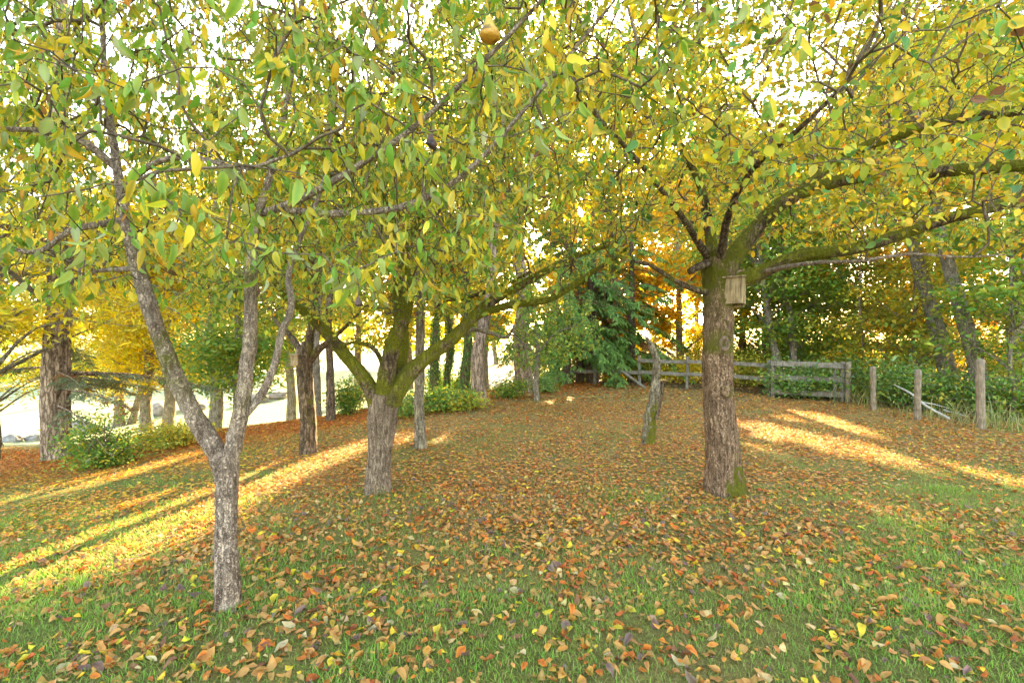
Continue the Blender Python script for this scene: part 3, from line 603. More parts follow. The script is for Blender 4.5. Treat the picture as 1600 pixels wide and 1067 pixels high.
# ------------------------------------------------------------------ the old spreading apple tree in the middle
mb = G(592, 769); d2 = mb[1]
old = thing('apple_tree', mb, 'old spreading apple tree with several moss covered limbs from a short trunk', 'tree')
bark_tube('trunk', [mb + np.array([0, 0, -0.08]), P(592, 735, d2), P(596, 690, d2), P(598, 650, d2), P(600, 615, d2)], [.115, .108, .115, .132, .14], M_OLD, old, 60, 0.014, 0.18, moss=0.36, lichen=0.6, base_moss=0.9, flare=0.28, seed=61.0, side=(0.2, -0.5, 0))
O = []; mo = dict(moss=1.0, lichen=0.45)
O.append(limb(old, [P(592, 645, d2), P(578, 605, d2 - .05), P(560, 578, d2 - .1), P(537, 552, d2 - .15), P(510, 520, d2 - .2), P(480, 490, d2 - .25), P(440, 455, d2 - .3), P(410, 400, d2 - .2)], [.09, .074, .062, .055, .05, .042, .03, .018], M_DARKBARK, 26, 0.016, seed=63.0, **mo))
O.append(limb(old, [P(598, 640, d2), P(603, 590, d2 - .1), P(617, 530, d2 - .15), P(632, 495, d2 - .18), P(638, 450, d2 - .2), P(625, 380, d2 - .1), P(600, 300, d2), P(590, 200, d2)], [.10, .078, .066, .056, .045, .035, .024, .014], M_DARKBARK, 26, 0.016, seed=65.0, **mo))
O.append(limb(old, [P(604, 640, d2 + .05), P(622, 580, d2 + .15), P(628, 520, d2 + .22), P(622, 460, d2 + .3), P(640, 380, d2 + .4), P(680, 280, d2 + .5), P(700, 180, d2 + .6)], [.09, .074, .066, .055, .04, .028, .015], M_DARKBARK, 26, 0.016, seed=67.0, **mo))
O.append(limb(old, [P(608, 630, d2 - .02), P(635, 590, d2), P(662, 563, d2), P(700, 535, d2), P(735, 500, d2 + .05), P(770, 470, d2 + .1), P(810, 448, d2 + .1), P(850, 425, d2 + .1), P(900, 400, d2 + .1), P(950, 385, d2 + .1)], [.10, .085, .07, .062, .055, .048, .04, .034, .026, .016], M_DARKBARK, 26, 0.016, seed=69.0, **mo))
O.append(limb(old, [P(742, 495, d2 + .05), P(790, 478, d2), P(850, 470, d2 - .05), P(890, 450, d2 - .1), P(925, 425, d2 - .15), P(960, 405, d2 - .2)], [.035, .034, .03, .026, .022, .014], M_DARKBARK, 20, 0.016, seed=71.0, **mo))
O.append(limb(old, [P(690, 470, d2 + .2), P(740, 462, d2 + .1), P(800, 440, d2 + .05), P(830, 425, d2)], [.02, .022, .018, .012], M_DARKBARK, 14, 0.016, seed=73.0, **mo))
O.append(limb(old, [P(600, 575, d2 - .1), P(585, 545, d2 - .2), P(560, 535, d2 - .3), P(530, 540, d2 - .4)], [.024, .02, .015, .01], M_DARKBARK, 14, 0.016, seed=75.0, **mo))
def old_points(n):
    out = []
    while len(out) < n:
        q = np.array([R.uniform(-3.2, 1.3), R.uniform(3.6, 6.8), R.uniform(1.6, 4.4)])
        e = ((q[0] + 0.95) / 2.35) ** 2 + ((q[1] - 5.1) / 1.8) ** 2
        zmin = 1.66 + 0.25 * sstep(-0.5, 0.8, q[0]) + 0.07 * math.sin(q[0] * 4)
        if e > 1 or q[2] < zmin or q[2] > 4.5 - 1.3 * e: continue
        out.append(q)
    return np.array(out)
old_clear = skirt(d2, [420, 470, 520, 560, 640, 700, 760, 850, 960], [550, 550, 560, 530, 505, 500, 490, 470, 430])
leaf_crown(old, O, old_points(2200), PAL_MID, T_APPLE, 0.05, 2.8, False, T_HEX, seed=81, sprouts=60, clear=old_clear, lichen=0.5, moss=0.3)

# ------------------------------------------------------------------ slim orchard trees further back
def orchard_tree(base, trunk, trad, limbs, env, n_att, pal, label, seed, mat=M_DARKBARK, moss=0.6, leaf=0.06, per=1.2, clear=None, flare=0.2, n_obj=0, name='apple_tree', sprouts=20, lichen=0.5):
    root = thing(name, base, label, 'tree'); ls = []
    _, tp, _ = bark_tube('trunk', [base + np.array([0, 0, -0.06])] + trunk, trad, mat, root, 32, 0.025, 0.12, moss, lichen, 0.5, flare, seed)
    ls.append(tp[len(tp) // 2:])
    for k, (pts, r) in enumerate(limbs): ls.append(limb(root, pts, r, mat, 14, 0.03, moss, lichen, seed + k * 2.3))
    c, rr = np.asarray(env[0]), np.asarray(env[1]); q = R.uniform(-1, 1, (n_att * 4, 3)); q = q[np.linalg.norm(q, axis=1) < 1][:n_att]
    leaf_crown(root, ls, c + q * rr, pal, T_HEX, leaf, per, False, T_HEX, n_obj=n_obj, seed=seed, sprouts=sprouts, clear=clear, step=0.16, tip=0.003)
    return root
b = G(482, 709); d = b[1]
t482 = orchard_tree(b, [P(482, 660, d), P(477, 600, d), P(476, 560, d), P(482, 535, d)], [.115, .10, .10, .10, .08],
    [([P(478, 570, d), P(500, 545, d), P(530, 520, d - .1), P(560, 490, d - .1)], [.06, .045, .03, .015]), ([P(476, 565, d), P(458, 530, d + .1), P(430, 500, d + .2), P(400, 450, d + .2)], [.06, .04, .03, .015]), ([P(482, 545, d), P(490, 480, d), P(500, 400, d), P(490, 300, d)], [.06, .045, .03, .015])],
    ((b[0] + .1, d, 3.1), (1.5, 1.4, 1.25)), 700, PAL_MID, 'apple tree with straight mossy trunk and small wooden box, red leaves behind', 91, per=1.5, clear=lambda p: p[:, 2] > 1.4)
b = G(657, 701); d = b[1]
orchard_tree(b, [P(655, 640, d), P(656, 560, d), P(657, 480, d), P(655, 400, d), P(660, 300, d)], [.08, .066, .062, .06, .05, .03],
    [([P(657, 560, d), P(690, 542, d - .1), P(735, 516, d - .1), P(765, 520, d - .1), P(790, 527, d - .1), P(803, 512, d - .1), P(815, 490, d - .1)], [.035, .032, .03, .028, .024, .02, .012]), ([P(656, 470, d), P(690, 420, d), P(740, 380, d)], [.03, .022, .01]), ([P(656, 450, d), P(620, 400, d), P(590, 340, d)], [.03, .022, .01])],
    ((b[0] + .4, d + .2, 3.4), (1.6, 1.4, 1.4)), 600, PAL_MID, 'slim young trunk with moss at its foot behind the old spreading tree', 93, M_GREYBARK, 0.3, per=1.4, clear=lambda p: p[:, 2] > 1.85)
orchard_tree(np.array([0.62, 12.3, float(ground_z(0.62, 12.3))]), [np.array([.62, 12.3, .6]), np.array([.66, 12.3, 1.3]), np.array([.6, 12.3, 2.0])], [.07, .06, .055, .04],
    [([np.array([.64, 12.3, 1.1]), np.array([.1, 12.1, 1.6]), np.array([-.5, 12, 1.9])], [.035, .025, .012]), ([np.array([.64, 12.3, 1.2]), np.array([1.1, 12.2, 1.7]), np.array([1.6, 12.1, 1.9])], [.035, .025, .012])],
    ((.6, 12.2, 1.75), (1.75, 1.3, .95)), 650, PAL_GREEN, 'low green apple tree in front of the dark cedars', 95, M_GREYBARK, 0.3, leaf=0.075, per=4.0, sprouts=40)

# the broken snag
sb = G(1013, 694); d = sb[1]
snag = thing('snag', sb, 'broken leafless grey snag with a green mossy foot', 'tree stump')
def snag_moss(V, nor, c):
    h = V[:, 2] - sb[2]; m = np.clip((0.82 - h + .3 * (noise(V * 14) - .5)) / 0.3, 0, 1) * (.5 + .8 * noise(V * 30)) * np.clip(1.0 + 0.5 * nor[:, 0] + 0.5 * (noise(V * 9) - .5), 0, 1); c[:, 0] = np.maximum(c[:, 0], m); return c
bark_tube('trunk', [sb + np.array([0, 0, -.05]), P(1014, 670, d), P(1019, 640, d), P(1023, 616, d), P(1025, 590, d), P(1026, 565, d), P(1020, 542, d), P(1010, 527, d)], [.085, .078, .074, .066, .05, .045, .038, .02], M_GREYBARK, snag, 36, 0.012, 0.34, 0.1, 0.9, seed=97.0, flare=.1, side_f=snag_moss, wob=0.03)
bark_tube('side_stub', [P(1020, 655, d) + np.array([.03, -.02, 0]), P(1027, 615, d) + np.array([.05, .02, 0]), P(1029, 596, d) + np.array([.06, .03, 0])], [.045, .04, .02], M_DARKBARK, snag, 16, 0.014, 0.25, 0.1, 0.6, seed=98.0)

# ------------------------------------------------------------------ nest boxes and fruit
def board(root, c, size, rot, name, mat, seed=0):
    s = np.array(size) / 2; b = min(0.004, s.min() * 0.4); V = []
    for x in (-1, 1):
        for y in (-1, 1):
            for z in (-1, 1):
                for k in range(3):
                    e = np.array([x, y, z]) * (s - b); e[k] += b * (x, y, z)[k]; V.append(e)
    V = np.array(V); me = bpy.data.meshes.new(name)
    import bmesh
    bm = bmesh.new(); [bm.verts.new(v) for v in V]; bmesh.ops.convex_hull(bm, input=bm.verts); bmesh.ops.recalc_face_normals(bm, faces=bm.faces)
    bm.to_mesh(me); bm.free(); me.materials.append(mat)
    o = bpy.data.objects.new(name, me); COL.objects.link(o); o.parent = root; BASE[o] = BASE[root]
    o.matrix_basis = Matrix.Translation(Vector(np.asarray(c))) @ rot.to_4x4(); return o
def nest_box(base, w, h, dep, rz, label):
    root = thing('nest_box', base, label, 'nest box'); root.rotation_euler.z = rz; I = Matrix.Identity(3); t = 0.016
    board(root, (0, -dep / 2, h / 2), (w, t, h), I, 'front_panel', M_BOX)
    for sx in (-1, 1): board(root, (sx * (w / 2 - t / 2 - .001), 0, h / 2 + .003), (t, dep - t - .002, h + .006), I, 'side_panel', M_BOX)
    board(root, (0, 0, t / 2 + .012), (w - 2 * t - .004, dep - t - .004, t), I, 'floor_panel', M_BOX)
    board(root, (0, dep / 2 + .001, h / 2 + .03), (w * .8, t, h + .12), I, 'back_board', M_BOX)
    board(root, (0, -0.012, h + t / 2 + .008), (w + .02, dep + .05, t), Matrix.Rotation(math.radians(6), 3, 'X'), 'lid', M_BOX)
    return root
nb = np.array([2.165, d1 - .10, P(1160, 474, d1 - .2)[2]])
nest_box(nb, .18, .25, .15, math.radians(-38), 'weathered wooden nest box fixed to the side of the stout trunk')
b2 = G(482, 709); nb2 = P(463, 571, b2[1] - .05)
nest_box(nb2, .11, .14, .10, math.radians(-8), 'small brown wooden nest box on the straight mossy trunk')
def fruit(base_top, w, h, label, cols, squash=0.0, stem=0.05):
    root = thing('pear', base_top, label, 'pear'); t = np.linspace(0, 1, 26); a = np.arange(28) * 2 * np.pi / 28
    prof = np.interp(t, [0, .03, .12, .3, .45, .65, .8, .92, .98, 1], [.02, .16, .27, .36, .5, .78, .83, .62, .3, .06])
    prof = np.convolve(np.pad(prof, 2, 'edge'), np.ones(5) / 5, 'valid'); prof[0] = .02; prof[-1] = .03
    r = prof * w / 1.6; V = np.stack([np.outer(r, np.cos(a)), np.outer(r, np.sin(a)), np.repeat((-t * h)[:, None], 28, 1)], -1).reshape(-1, 3)
    V[:, 0] += 0.08 * w * (V[:, 2] / h) ** 2; V *= 1 + squash * (noise(V * 60) - .5)[:, None]
    i = np.arange(25)[:, None] * 28; j = np.arange(28)[None]; k = (j + 1) % 28
    tt = np.repeat(t, 28)[:, None]; blot = noise(V * 40)[:, None]
    C = np.array(cols[0]) * (1 - tt) + np.array(cols[1]) * tt; C = C * (1 - .6 * (blot > .68) * (tt > .5))
    add('flesh', V + np.asarray(base_top), np.stack([i + j, i + 28 + j, i + 28 + k, i + k], -1).reshape(-1, 4), M_FRUIT, root, C)
    sp = np.array([[0, 0, -.004], [.003, 0, stem * .5], [.0, .002, stem]]) + np.asarray(base_top); p, r = spline(sp, [.002, .0018, .0026], .006); V, Fs, nr = tube(p, r, 6); add('stem', V, Fs, M_TWIG, root, np.zeros((len(V), 3)))
    return root
def nearest_twig(p, N):
    return N[np.argmin(np.linalg.norm(N - p, axis=1))]
def hang(p_px, dpt, w, h, label, cols, squash=0.0):
    top = P(*p_px, dpt); near = Np[np.argmin(np.linalg.norm(Np - (top + np.array([0, 0, .05])), axis=1))]
    fruit(top, w, h, label, cols, squash)
    # spur twig that carries the fruit, part of the pear tree
    e = top + np.array([0, .002, .05]); mid = (e + near) / 2 + np.array([0, 0, .02]); p, r = spline([near, mid, e], [.004, .0035, .003], .02); V, Fs, nr = tube(p, r, 6); add('spur', V, Fs, M_TWIG, pear, np.zeros((len(V), 3)))
hang((764, 24), 2.15, .093, .125, 'ripe yellow pear blushed orange hanging among long leaves', ((.62, .50, .10), (.60, .26, .045)))
hang((673, 206), 2.2, .05, .075, 'shrivelled dark purple pear hanging from a thin branch', ((.10, .05, .055), (.06, .03, .035)), 0.5)
hang((560, 462), 2.3, .035, .05, 'small withered dark fruit hanging low over the mossy limbs', ((.14, .08, .08), (.09, .05, .05)), 0.5)

# ------------------------------------------------------------------ woodland trees, shrubs, conifers
def wood_tree(x, y, H, tr, clumps, pal, nleaf, leaf, label, seed, mat=M_GREYBARK, lean=(0, 0), z0=0.3, spread=2.0, group=None, name='maple_tree', cr=0.9, flat=0.55, T=T_DIA, moss=0.2, thin=1.0, ivy=0, bend=None, top=1.0):
    nleaf = int(nleaf * (1.3 if y < 22 else 1.9)); leaf = leaf * (1.14 if y < 22 else 1.25); rng = np.random.default_rng(seed); gz0 = float(ground_z(x, y)); base = np.array([x, y, gz0])
    root = thing(name, base, label, 'tree', group); lean = np.array([lean[0], lean[1], 0.0])
    pts = [base + np.array([0, 0, -.1])]; rad = [tr * 1.1]
    for t in np.linspace(.12, 1, 7): pts.append(base + lean * t * (t if bend else 1) + np.array([rng.normal() * .06 * H * .1, rng.normal() * .05 * H * .1, H * .92 * t])); rad.append(tr * (1 - .82 * t))
    _, tp, trd = bark_tube('trunk', pts, rad, mat, root, 20 if y < 22 else 10, .12 if y < 22 else .3, .10, moss, .4, .3, .25, seed)
    # clump centres in the crown
    k = rng.uniform(-1, 1, (clumps * 5, 3)); k = k[(np.linalg.norm(k, axis=1) < 1) & (np.linalg.norm(k, axis=1) > .25)][:clumps]
    zc = gz0 + (z0 + H * top) / 2; ax = np.interp(k[:, 2] * (H * top - z0) / 2 + zc, tp[:, 2], np.arange(len(tp))).astype(int)
    cen = np.column_stack([tp[ax, 0] + k[:, 0] * spread, tp[ax, 1] + k[:, 1] * spread, zc + k[:, 2] * (H * top - z0) / 2])
    lb = Batch()
    for c in cen:                                           # a limb to every clump
        hd = np.hypot(*(c[:2] - base[:2])); i = int(np.argmin(np.abs(tp[:, 2] - (c[2] - .55 * hd - .1)))); i = min(max(i, 2), len(tp) - 1); p0 = tp[i]
        r0 = max(.012, min(trd[i] * .55, .012 + .012 * np.linalg.norm(c - p0))); mid = (p0 + c) / 2 + np.array([0, 0, .12 * np.linalg.norm(c - p0)]) + rng.normal(size=3) * .08
        p, r = spline([p0, mid, c], [r0, r0 * .6, .005], max(.25, np.linalg.norm(c - p0) / 6))
        if open_to_sun(p)[0].mean() > .12: continue
        V, Fs, nr = tube(p, r, 4); lb.put(V, Fs, moss_colour(V, nr, moss, .3))
        for _ in range(3):
            e = c + rng.normal(size=3) * cr * .6; s_ = p[len(p) * 2 // 3]; q, r = spline([s_, (s_ + e) / 2 + rng.normal(size=3) * .06, e], [.008, .005, .003], max(.2, np.linalg.norm(e - s_) / 2.5))
            if open_to_sun(q)[0].any(): continue
            V, Fs, nr = tube(q, r, 3); lb.put(V, Fs)
    lb.build('branches', M_TWIG if mat is M_PEAR else mat, root, kind='stuff')
    w = rng.random(len(cen)) + .4; who = rng.choice(len(cen), nleaf, p=w / w.sum()); o = rng.normal(size=(nleaf, 3)); o = o / np.linalg.norm(o, axis=1, keepdims=True) * rng.random((nleaf, 1)) ** .5 * cr * np.array([1, 1, flat])
    p = cen[who] + o * (.6 + .8 * rng.random((len(cen), 1)))[who]; p = p[p[:, 2] > ground_z(p[:, 0], p[:, 1]) + .15]; p = p[keep_leaves(p, thin, leaf * .5)]; n = len(p)
    axis = unit(rng.normal(size=(n, 3)) * np.array([1, 1, .35]) + np.array([0, 0, -.35])); nor = unit(np.array([0, 0, 1.0]) + rng.normal(size=(n, 3)) * .55)
    b = Batch(); c0, c1 = palette(pal, n, rng); tint = (.75 + .5 * rng.random((len(cen), 1)))
    leaves_into(b, T, p, axis, nor, leaf * np.clip(rng.normal(1, .22, n), .5, 1.5), c0, c1); b.build('crown', M_LEAF, root, kind='stuff')
    if ivy:
        i = rng.integers(0, int(len(tp) * .55), ivy); a = rng.uniform(0, 2 * np.pi, ivy); dd = np.stack([np.cos(a), np.sin(a), 0 * a], -1); p = tp[i] + dd * (trd[i] + rng.uniform(.0, .09, ivy))[:, None] + np.array([0, 0, 1]) * rng.uniform(-.06, .06, (ivy, 1)); p = p[p[:, 2] > gz0 + .05]; p = p[keep_leaves(p, 1.0, .04)]; n = len(p)
        dd = unit(p - tp[np.clip(np.searchsorted(tp[:, 2], p[:, 2]), 0, len(tp) - 1)]); b = Batch(); c0, c1 = palette([(3, DG, DG), (2, DG, GR), (.4, YG, GR)], n, rng)
        leaves_into(b, T_HEX, p, unit(np.array([0, 0, -1]) + dd * .5 + rng.normal(size=(n, 3)) * .4), dd + rng.normal(size=(n, 3)) * .35, rng.uniform(.05, .11, n), c0, c1); b.build('ivy', M_LEAF, root, kind='stuff')
    return root
def at(px, y): return (px - 800) / F_PX * y
def shrub(x, y, H, W, pal, n, leaf, label, seed, T=T_DIA, group=None, name='shrub', stems=14, flat=.5):
    rng = np.random.default_rng(seed); g = float(ground_z(x, y)); base = np.array([x, y, g]); root = thing(name, base, label, 'shrub', group); sb_ = Batch(); tips = []
    for _ in range(stems):
        a = rng.uniform(0, 2 * np.pi); r = W * rng.random() ** .6; h = H * rng.uniform(.45, 1) * (1 - .35 * (r / W) ** 2); e = base + np.array([np.cos(a) * r, np.sin(a) * r * .8, h]); s0 = base + np.array([np.cos(a), np.sin(a), 0]) * .08 * rng.random() + np.array([0, 0, -.04])
        p, rr = spline([s0, (s0 + e) / 2 + np.array([0, 0, h * .18]) + rng.normal(size=3) * .05, e], [.011, .007, .003], .1); V, Fs, nr = tube(p, rr, 4); sb_.put(V, Fs); tips.append(p[len(p) // 3:])
    sb_.build('stems', M_TWIG, root); tp = np.vstack(tips); p = tp[rng.integers(0, len(tp), n)] + rng.normal(size=(n, 3)) * np.array([W * .2, W * .2, H * .13]); p = p[(p[:, 2] > ground_z(p[:, 0], p[:, 1]) + .03)]; p = p[keep_leaves(p, 1.0, leaf * .5)]; n = len(p)
    b = Batch(); c0, c1 = palette(pal, n, rng); axis = unit(rng.normal(size=(n, 3)) * np.array([1, 1, .6])); leaves_into(b, T, p, axis, unit(np.array([0, -.2, .8]) + rng.normal(size=(n, 3)) * flat), leaf * np.clip(rng.normal(1, .25, n), .5, 1.6), c0, c1); b.build('foliage', M_LEAF, root, kind='stuff')
    return root
def conifer(x, y, H, tr, z0, reach, nb, pal, label, seed, mat=M_FIR, droop=.5, sprays=16, leaf=.16, low_gap=0.0, brown=0.06, name='cedar_tree', lean=(0, 0), group=None, lift=.0):
    rng = np.random.default_rng(seed); g = float(ground_z(x, y)); base = np.array([x, y, g]); root = thing(name, base, label, 'tree', group); ln = np.array([lean[0], lean[1], 0.])
    pts = [base + np.array([0, 0, -.1])] + [base + ln * t + np.array([rng.normal() * .02, rng.normal() * .02, H * t]) for t in (.1, .3, .5, .75, 1)]
    _, tp, trd = bark_tube('trunk', pts, [tr, tr * .94, tr * .82, tr * .66, tr * .36, .01], mat, root, 40 if tr > .2 else 26, .05, .13, .12, .4, .45, .28, seed)
    bb = Batch(); P_, A_, N_ = [], [], []
    for _ in range(nb):
        t = rng.random() ** 1.1; h = z0 + (H - z0) * t; i = int(np.argmin(np.abs(tp[:, 2] - g - h))); a = rng.uniform(0, 2 * np.pi); o = np.array([np.cos(a), np.sin(a), 0]); L_ = reach * (1 - t) ** .8 * rng.uniform(.65, 1.1) + .25
        p0 = tp[i]; q = [p0, p0 + o * L_ * .5 + np.array([0, 0, lift * L_ - droop * L_ * .12]), p0 + o * L_ + np.array([0, 0, lift * L_ - droop * L_ * .5])]
        p, r = spline(q, [.009 + .007 * L_, .008, .003], .12); V, Fs, nr = tube(p, r, 4); bb.put(V, Fs, moss_colour(V, nr, .4, .6))
        for _ in range(int(sprays * L_)):
            f = rng.uniform(.2, 1); c = p[int(f * (len(p) - 1))]; sd = np.array([-o[1], o[0], 0]) * rng.choice([-1, 1]); sa = unit(o * rng.uniform(.3, 1) + sd * rng.uniform(.2, 1) + np.array([0, 0, -droop * rng.uniform(.3, 1.3)])); SL = rng.uniform(.15, .38) * (.6 + .4 * L_ / reach)
            m = 9; u = np.linspace(.1, 1, m); sw = unit(np.cross(sa, [0, 0, 1.0])); sn = np.cross(sw, sa)
            for s_ in (-1, 1):
                P_.append(c + sa * (SL * u)[:, None]); A_.append(np.repeat(unit(sa + s_ * sw * .8 - np.array([0, 0, .25]))[None], m, 0)); N_.append(np.repeat(sn[None], m, 0) + rng.normal(size=(m, 3)) * .25)
    bb.build('branches', mat, root, kind='stuff'); p = np.vstack(P_); A2 = np.vstack(A_); N2 = np.vstack(N_); p = p + rng.normal(size=p.shape) * .01
    k = keep_leaves(p, 1.0, leaf * .5) & (p[:, 2] > ground_z(p[:, 0], p[:, 1]) + .1); p, A2, N2 = p[k], A2[k], N2[k]; n = len(p); b = Batch(); c0, c1 = palette(pal, n, rng)
    br = noise(p * 2.2 + seed) > (1 - brown) * .75 + .12 if brown else np.zeros(n, bool); c0[br] = np.array([.30, .13, .04]) * (1 + .2 * rng.normal(size=(br.sum(), 1))); c1[br] = c0[br]
    leaves_into(b, T_SLIM, p, A2, N2, leaf * np.clip(rng.normal(.75, .2, n), .4, 1.2), np.clip(c0, .01, .9), np.clip(c1, .01, .9)); b.build('crown', M_NEEDLE, root, kind='stuff'); return root
PAL_CEDAR = [(4, (.10, .22, .045), (.15, .30, .06)), (2, (.16, .29, .07), (.22, .36, .09)), (1, (.07, .16, .04), (.1, .2, .05))]
PAL_FIR = [(3, (.10, .14, .07), (.15, .2, .1)), (2, (.15, .18, .10), (.22, .25, .14)), (1, (.2, .18, .08), (.25, .2, .1))]

# left: tall fir and yellow ashes at the lip of the field
fb = G(92, 716)
conifer(fb[0], fb[1], 11, .21, .95, 2.6, 56, PAL_FIR, 'thick fir trunk with ragged grey green boughs beside the clipped bush', 101, name='fir_tree', leaf=.10, sprays=14, droop=.35, brown=.03)
def ash(px, py, H, tr, label, seed, **k):
    g_ = G(px, py); kw = dict(z0=1.15, spread=2.2, name='ash_tree', cr=.9, T=T_SLIM); kw.update(k)
    return wood_tree(g_[0], g_[1], H, tr, 50, PAL_YELLOW, 11500, .16, label, seed, **kw)
ash(186, 664, 10.5, .16, 'yellow ash with straight pale trunk directly behind the clipped bush', 103)
ash(205, 662, 8, .12, 'yellow ash whose thin trunk leans outward behind the clipped bush', 105, lean=(1.6, .3))
ash(230, 671, 10, .19, 'yellow ash with a stout trunk, first of the pair right of the bush', 107)
wood_tree(-7.6, 7.0, 5.5, .1, 40, PAL_YELLOW, 5500, .13, 'yellow ash with feathery leaves hanging in front of the fir', 102, spread=1.9, z0=1.3, name='ash_tree', T=T_SLIM)
ash(262, 671, 10.5, .19, 'yellow ash with a stout trunk behind the low golden shrub', 109)
wood_tree(-13.5, 12.5, 11, .2, 44, PAL_YELLOW, 9000, .15, 'golden tree at the field edge beyond the fir', 111, spread=2.8, z0=.8, name='ash_tree', T=T_SLIM)
wood_tree(-9.6, 15.5, 12.5, .2, 44, PAL_YELLOW, 8000, .16, 'golden tree out on the field behind the ash trunks', 113, spread=2.8, z0=1.6, name='ash_tree', T=T_SLIM)
wood_tree(at(372, 12.2), 12.2, 5.2, .12, 36, PAL_GREEN, 8000, .10, 'green leafy tree low behind the forked pear', 115, spread=1.6, z0=.8, name='hazel_tree', T=T_HEX)
wood_tree(at(455, 17), 17, 9, .17, 40, PAL_YGREEN, 7000, .14, 'yellow green tree on the field past the dark trunk', 117, spread=2.4, z0=2.2)
# centre left: dark trunk, distant trees beyond the edge
dk = G(517, 657); wood_tree(dk[0], dk[1], 8.5, .085, 30, PAL_YGREEN, 5000, .12, 'slim dark trunk standing beside the small round bush', 119, mat=M_DARKBARK, spread=1.8, z0=3.2)
wood_tree(at(495, 11.8), 11.8, 8.5, .11, 26, PAL_YGREEN, 4500, .12, 'slim brown trunk partly hidden by the straight mossy trunk', 120, mat=M_GREYBARK, spread=1.8, z0=3.2)
for k, (px, yy, tr) in enumerate([(679, 19.5, .20), (703, 21, .17), (728, 18.5, .22)]):
    wood_tree(at(px, yy), yy, 11, tr, 30, PAL_YGREEN, 5000, .15, ['ivy clad trunk nearest the slim young trunk', 'thinner ivy clad trunk between two stouter ones', 'stout ivy clad trunk next to the bare leaning trunk'][k], 121 + k, mat=M_DARKBARK, spread=2.2, z0=4.2, ivy=2600, name='ivy_tree')
t7 = G(750, 631); wood_tree(t7[0], t7[1], 10.5, .155, 30, PAL_YGREEN, 4500, .14, 'bare grey brown trunk leaning gently at the edge of red leaves', 125, mat=M_FIR, lean=(.9, .3), spread=2.0, z0=4.5)
t8 = G(822, 613); wood_tree(t8[0], t8[1], 12, .25, 30, PAL_YGREEN, 4500, .14, 'broad reddish bark trunk between leaning trunk and dark cedars', 127, mat=M_FIR, lean=(-.4, .2), spread=2.2, z0=5)
wood_tree(at(560, 24), 24, 10, .2, 40, PAL_YGREEN, 6000, .18, 'far yellow green tree seen between the old limbs', 129, spread=3.0, z0=1.8)
wood_tree(at(640, 27), 27, 11, .2, 40, PAL_ORANGE, 5500, .2, 'far orange tree seen above the old limbs', 131, spread=3.0, z0=2.4)
wood_tree(at(760, 25), 25, 9, .2, 40, PAL_YELLOW, 5500, .2, 'far yellow tree rising behind the ivy trunks', 133, spread=3.0, z0=3.0)
# centre: cedars and autumn maples behind the rail fence
for k, (px, yy, tr, H) in enumerate([(886, 17.2, .16, 8), (906, 18.2, .14, 5.4), (926, 17.6, .22, 9.5), (987, 18.6, .15, 8)]):
    conifer(at(px, yy), yy, H, tr, 1.15, 2.5, 70, PAL_CEDAR, ['dark cedar beside the broad reddish trunk', 'dark thin cedar between two others', 'thickest cedar with flat drooping sprays', 'cedar standing alone behind the rail fence'][k], 141 + k, mat=M_DARKBARK, droop=.9, sprays=12, leaf=.17, brown=.12)
wood_tree(at(950, 22), 22, 9, .18, 44, PAL_ORANGE, 7500, .18, 'orange maple glowing behind the cedars', 151, spread=3.0, z0=1.2)
wood_tree(at(1060, 21.5), 21.5, 9, .18, 48, PAL_ORANGE, 9000, .17, 'orange and gold maple behind the broken snag', 153, spread=3.0, z0=1.0)
wood_tree(at(1160, 20), 20, 8, .15, 40, PAL_YELLOW, 7000, .16, 'yellow maple behind the stout trunk', 155, spread=2.2, z0=1.0)
# right: the wood beyond the fence
wood_tree(at(1222, 15), 15, 7, .13, 30, PAL_GREEN, 7000, .11, 'pale trunk of a twin stemmed willow leaning outward', 157, lean=(-.9, .4), spread=2.0, z0=1.6, name='willow_tree')
wood_tree(at(1245, 15.2), 15.2, 7, .12, 30, PAL_GREEN, 7000, .11, 'second pale stem growing beside the twin stemmed willow', 159, lean=(-.6, .2), spread=2.0, z0=1.4, name='willow_tree')
wood_tree(at(1345, 13.6), 13.6, 6.5, .035, 30, PAL_MIXED, 4200, .12, 'thin whip of a vine maple standing behind the gate post', 161, spread=1.8, z0=.9, flat=.3, mat=M_PEAR)
wood_tree(at(1400, 15.5), 15.5, 6.5, .06, 44, PAL_YGREEN, 7000, .13, 'pale gold vine maple in layers behind the wire fence', 163, spread=2.3, z0=.6, flat=.3)
wood_tree(at(1300, 18), 18, 8, .12, 44, PAL_GREEN, 6000, .13, 'green maple deeper in the wood past the gate', 165, spread=2.4, z0=1.0, flat=.4)
wood_tree(at(1195, 18.6), 18.6, 6.5, .09, 46, PAL_GREEN, 7500, .14, 'broad green willow filling the space behind the nest box', 181, spread=1.9, z0=.3, name='willow_tree')
wood_tree(at(1275, 19.5), 19.5, 7, .09, 46, PAL_GREEN, 7500, .15, 'broad green willow deep behind the fence panel', 183, spread=2.2, z0=.3, name='willow_tree')
bt = (at(1538, 10.6), 10.6)
wood_tree(bt[0], bt[1], 11, .165, 26, PAL_YGREEN, 4200, .12, 'thick leaning maple trunk with lichen behind the last fence post', 167, lean=(-1.7, .6), spread=2.4, z0=4.6, moss=.35)
wood_tree(at(1492, 11.8), 11.8, 10, .2, 22, PAL_YGREEN, 4500, .12, 'grey leaning trunk beside the thick leaning maple', 169, lean=(-1.8, .5), spread=2.2, z0=4.6, moss=.3)
wood_tree(at(1585, 14), 14, 10, .24, 36, PAL_YELLOW, 7000, .13, 'tall grey trunk deep behind the thick leaning maple', 171, spread=2.6, z0=2.0)
wood_tree(at(1480, 17.5), 17.5, 8, .1, 44, PAL_ORANGE, 8000, .15, 'orange maple glowing between the leaning trunks', 173, spread=2.4, z0=.8, flat=.4)
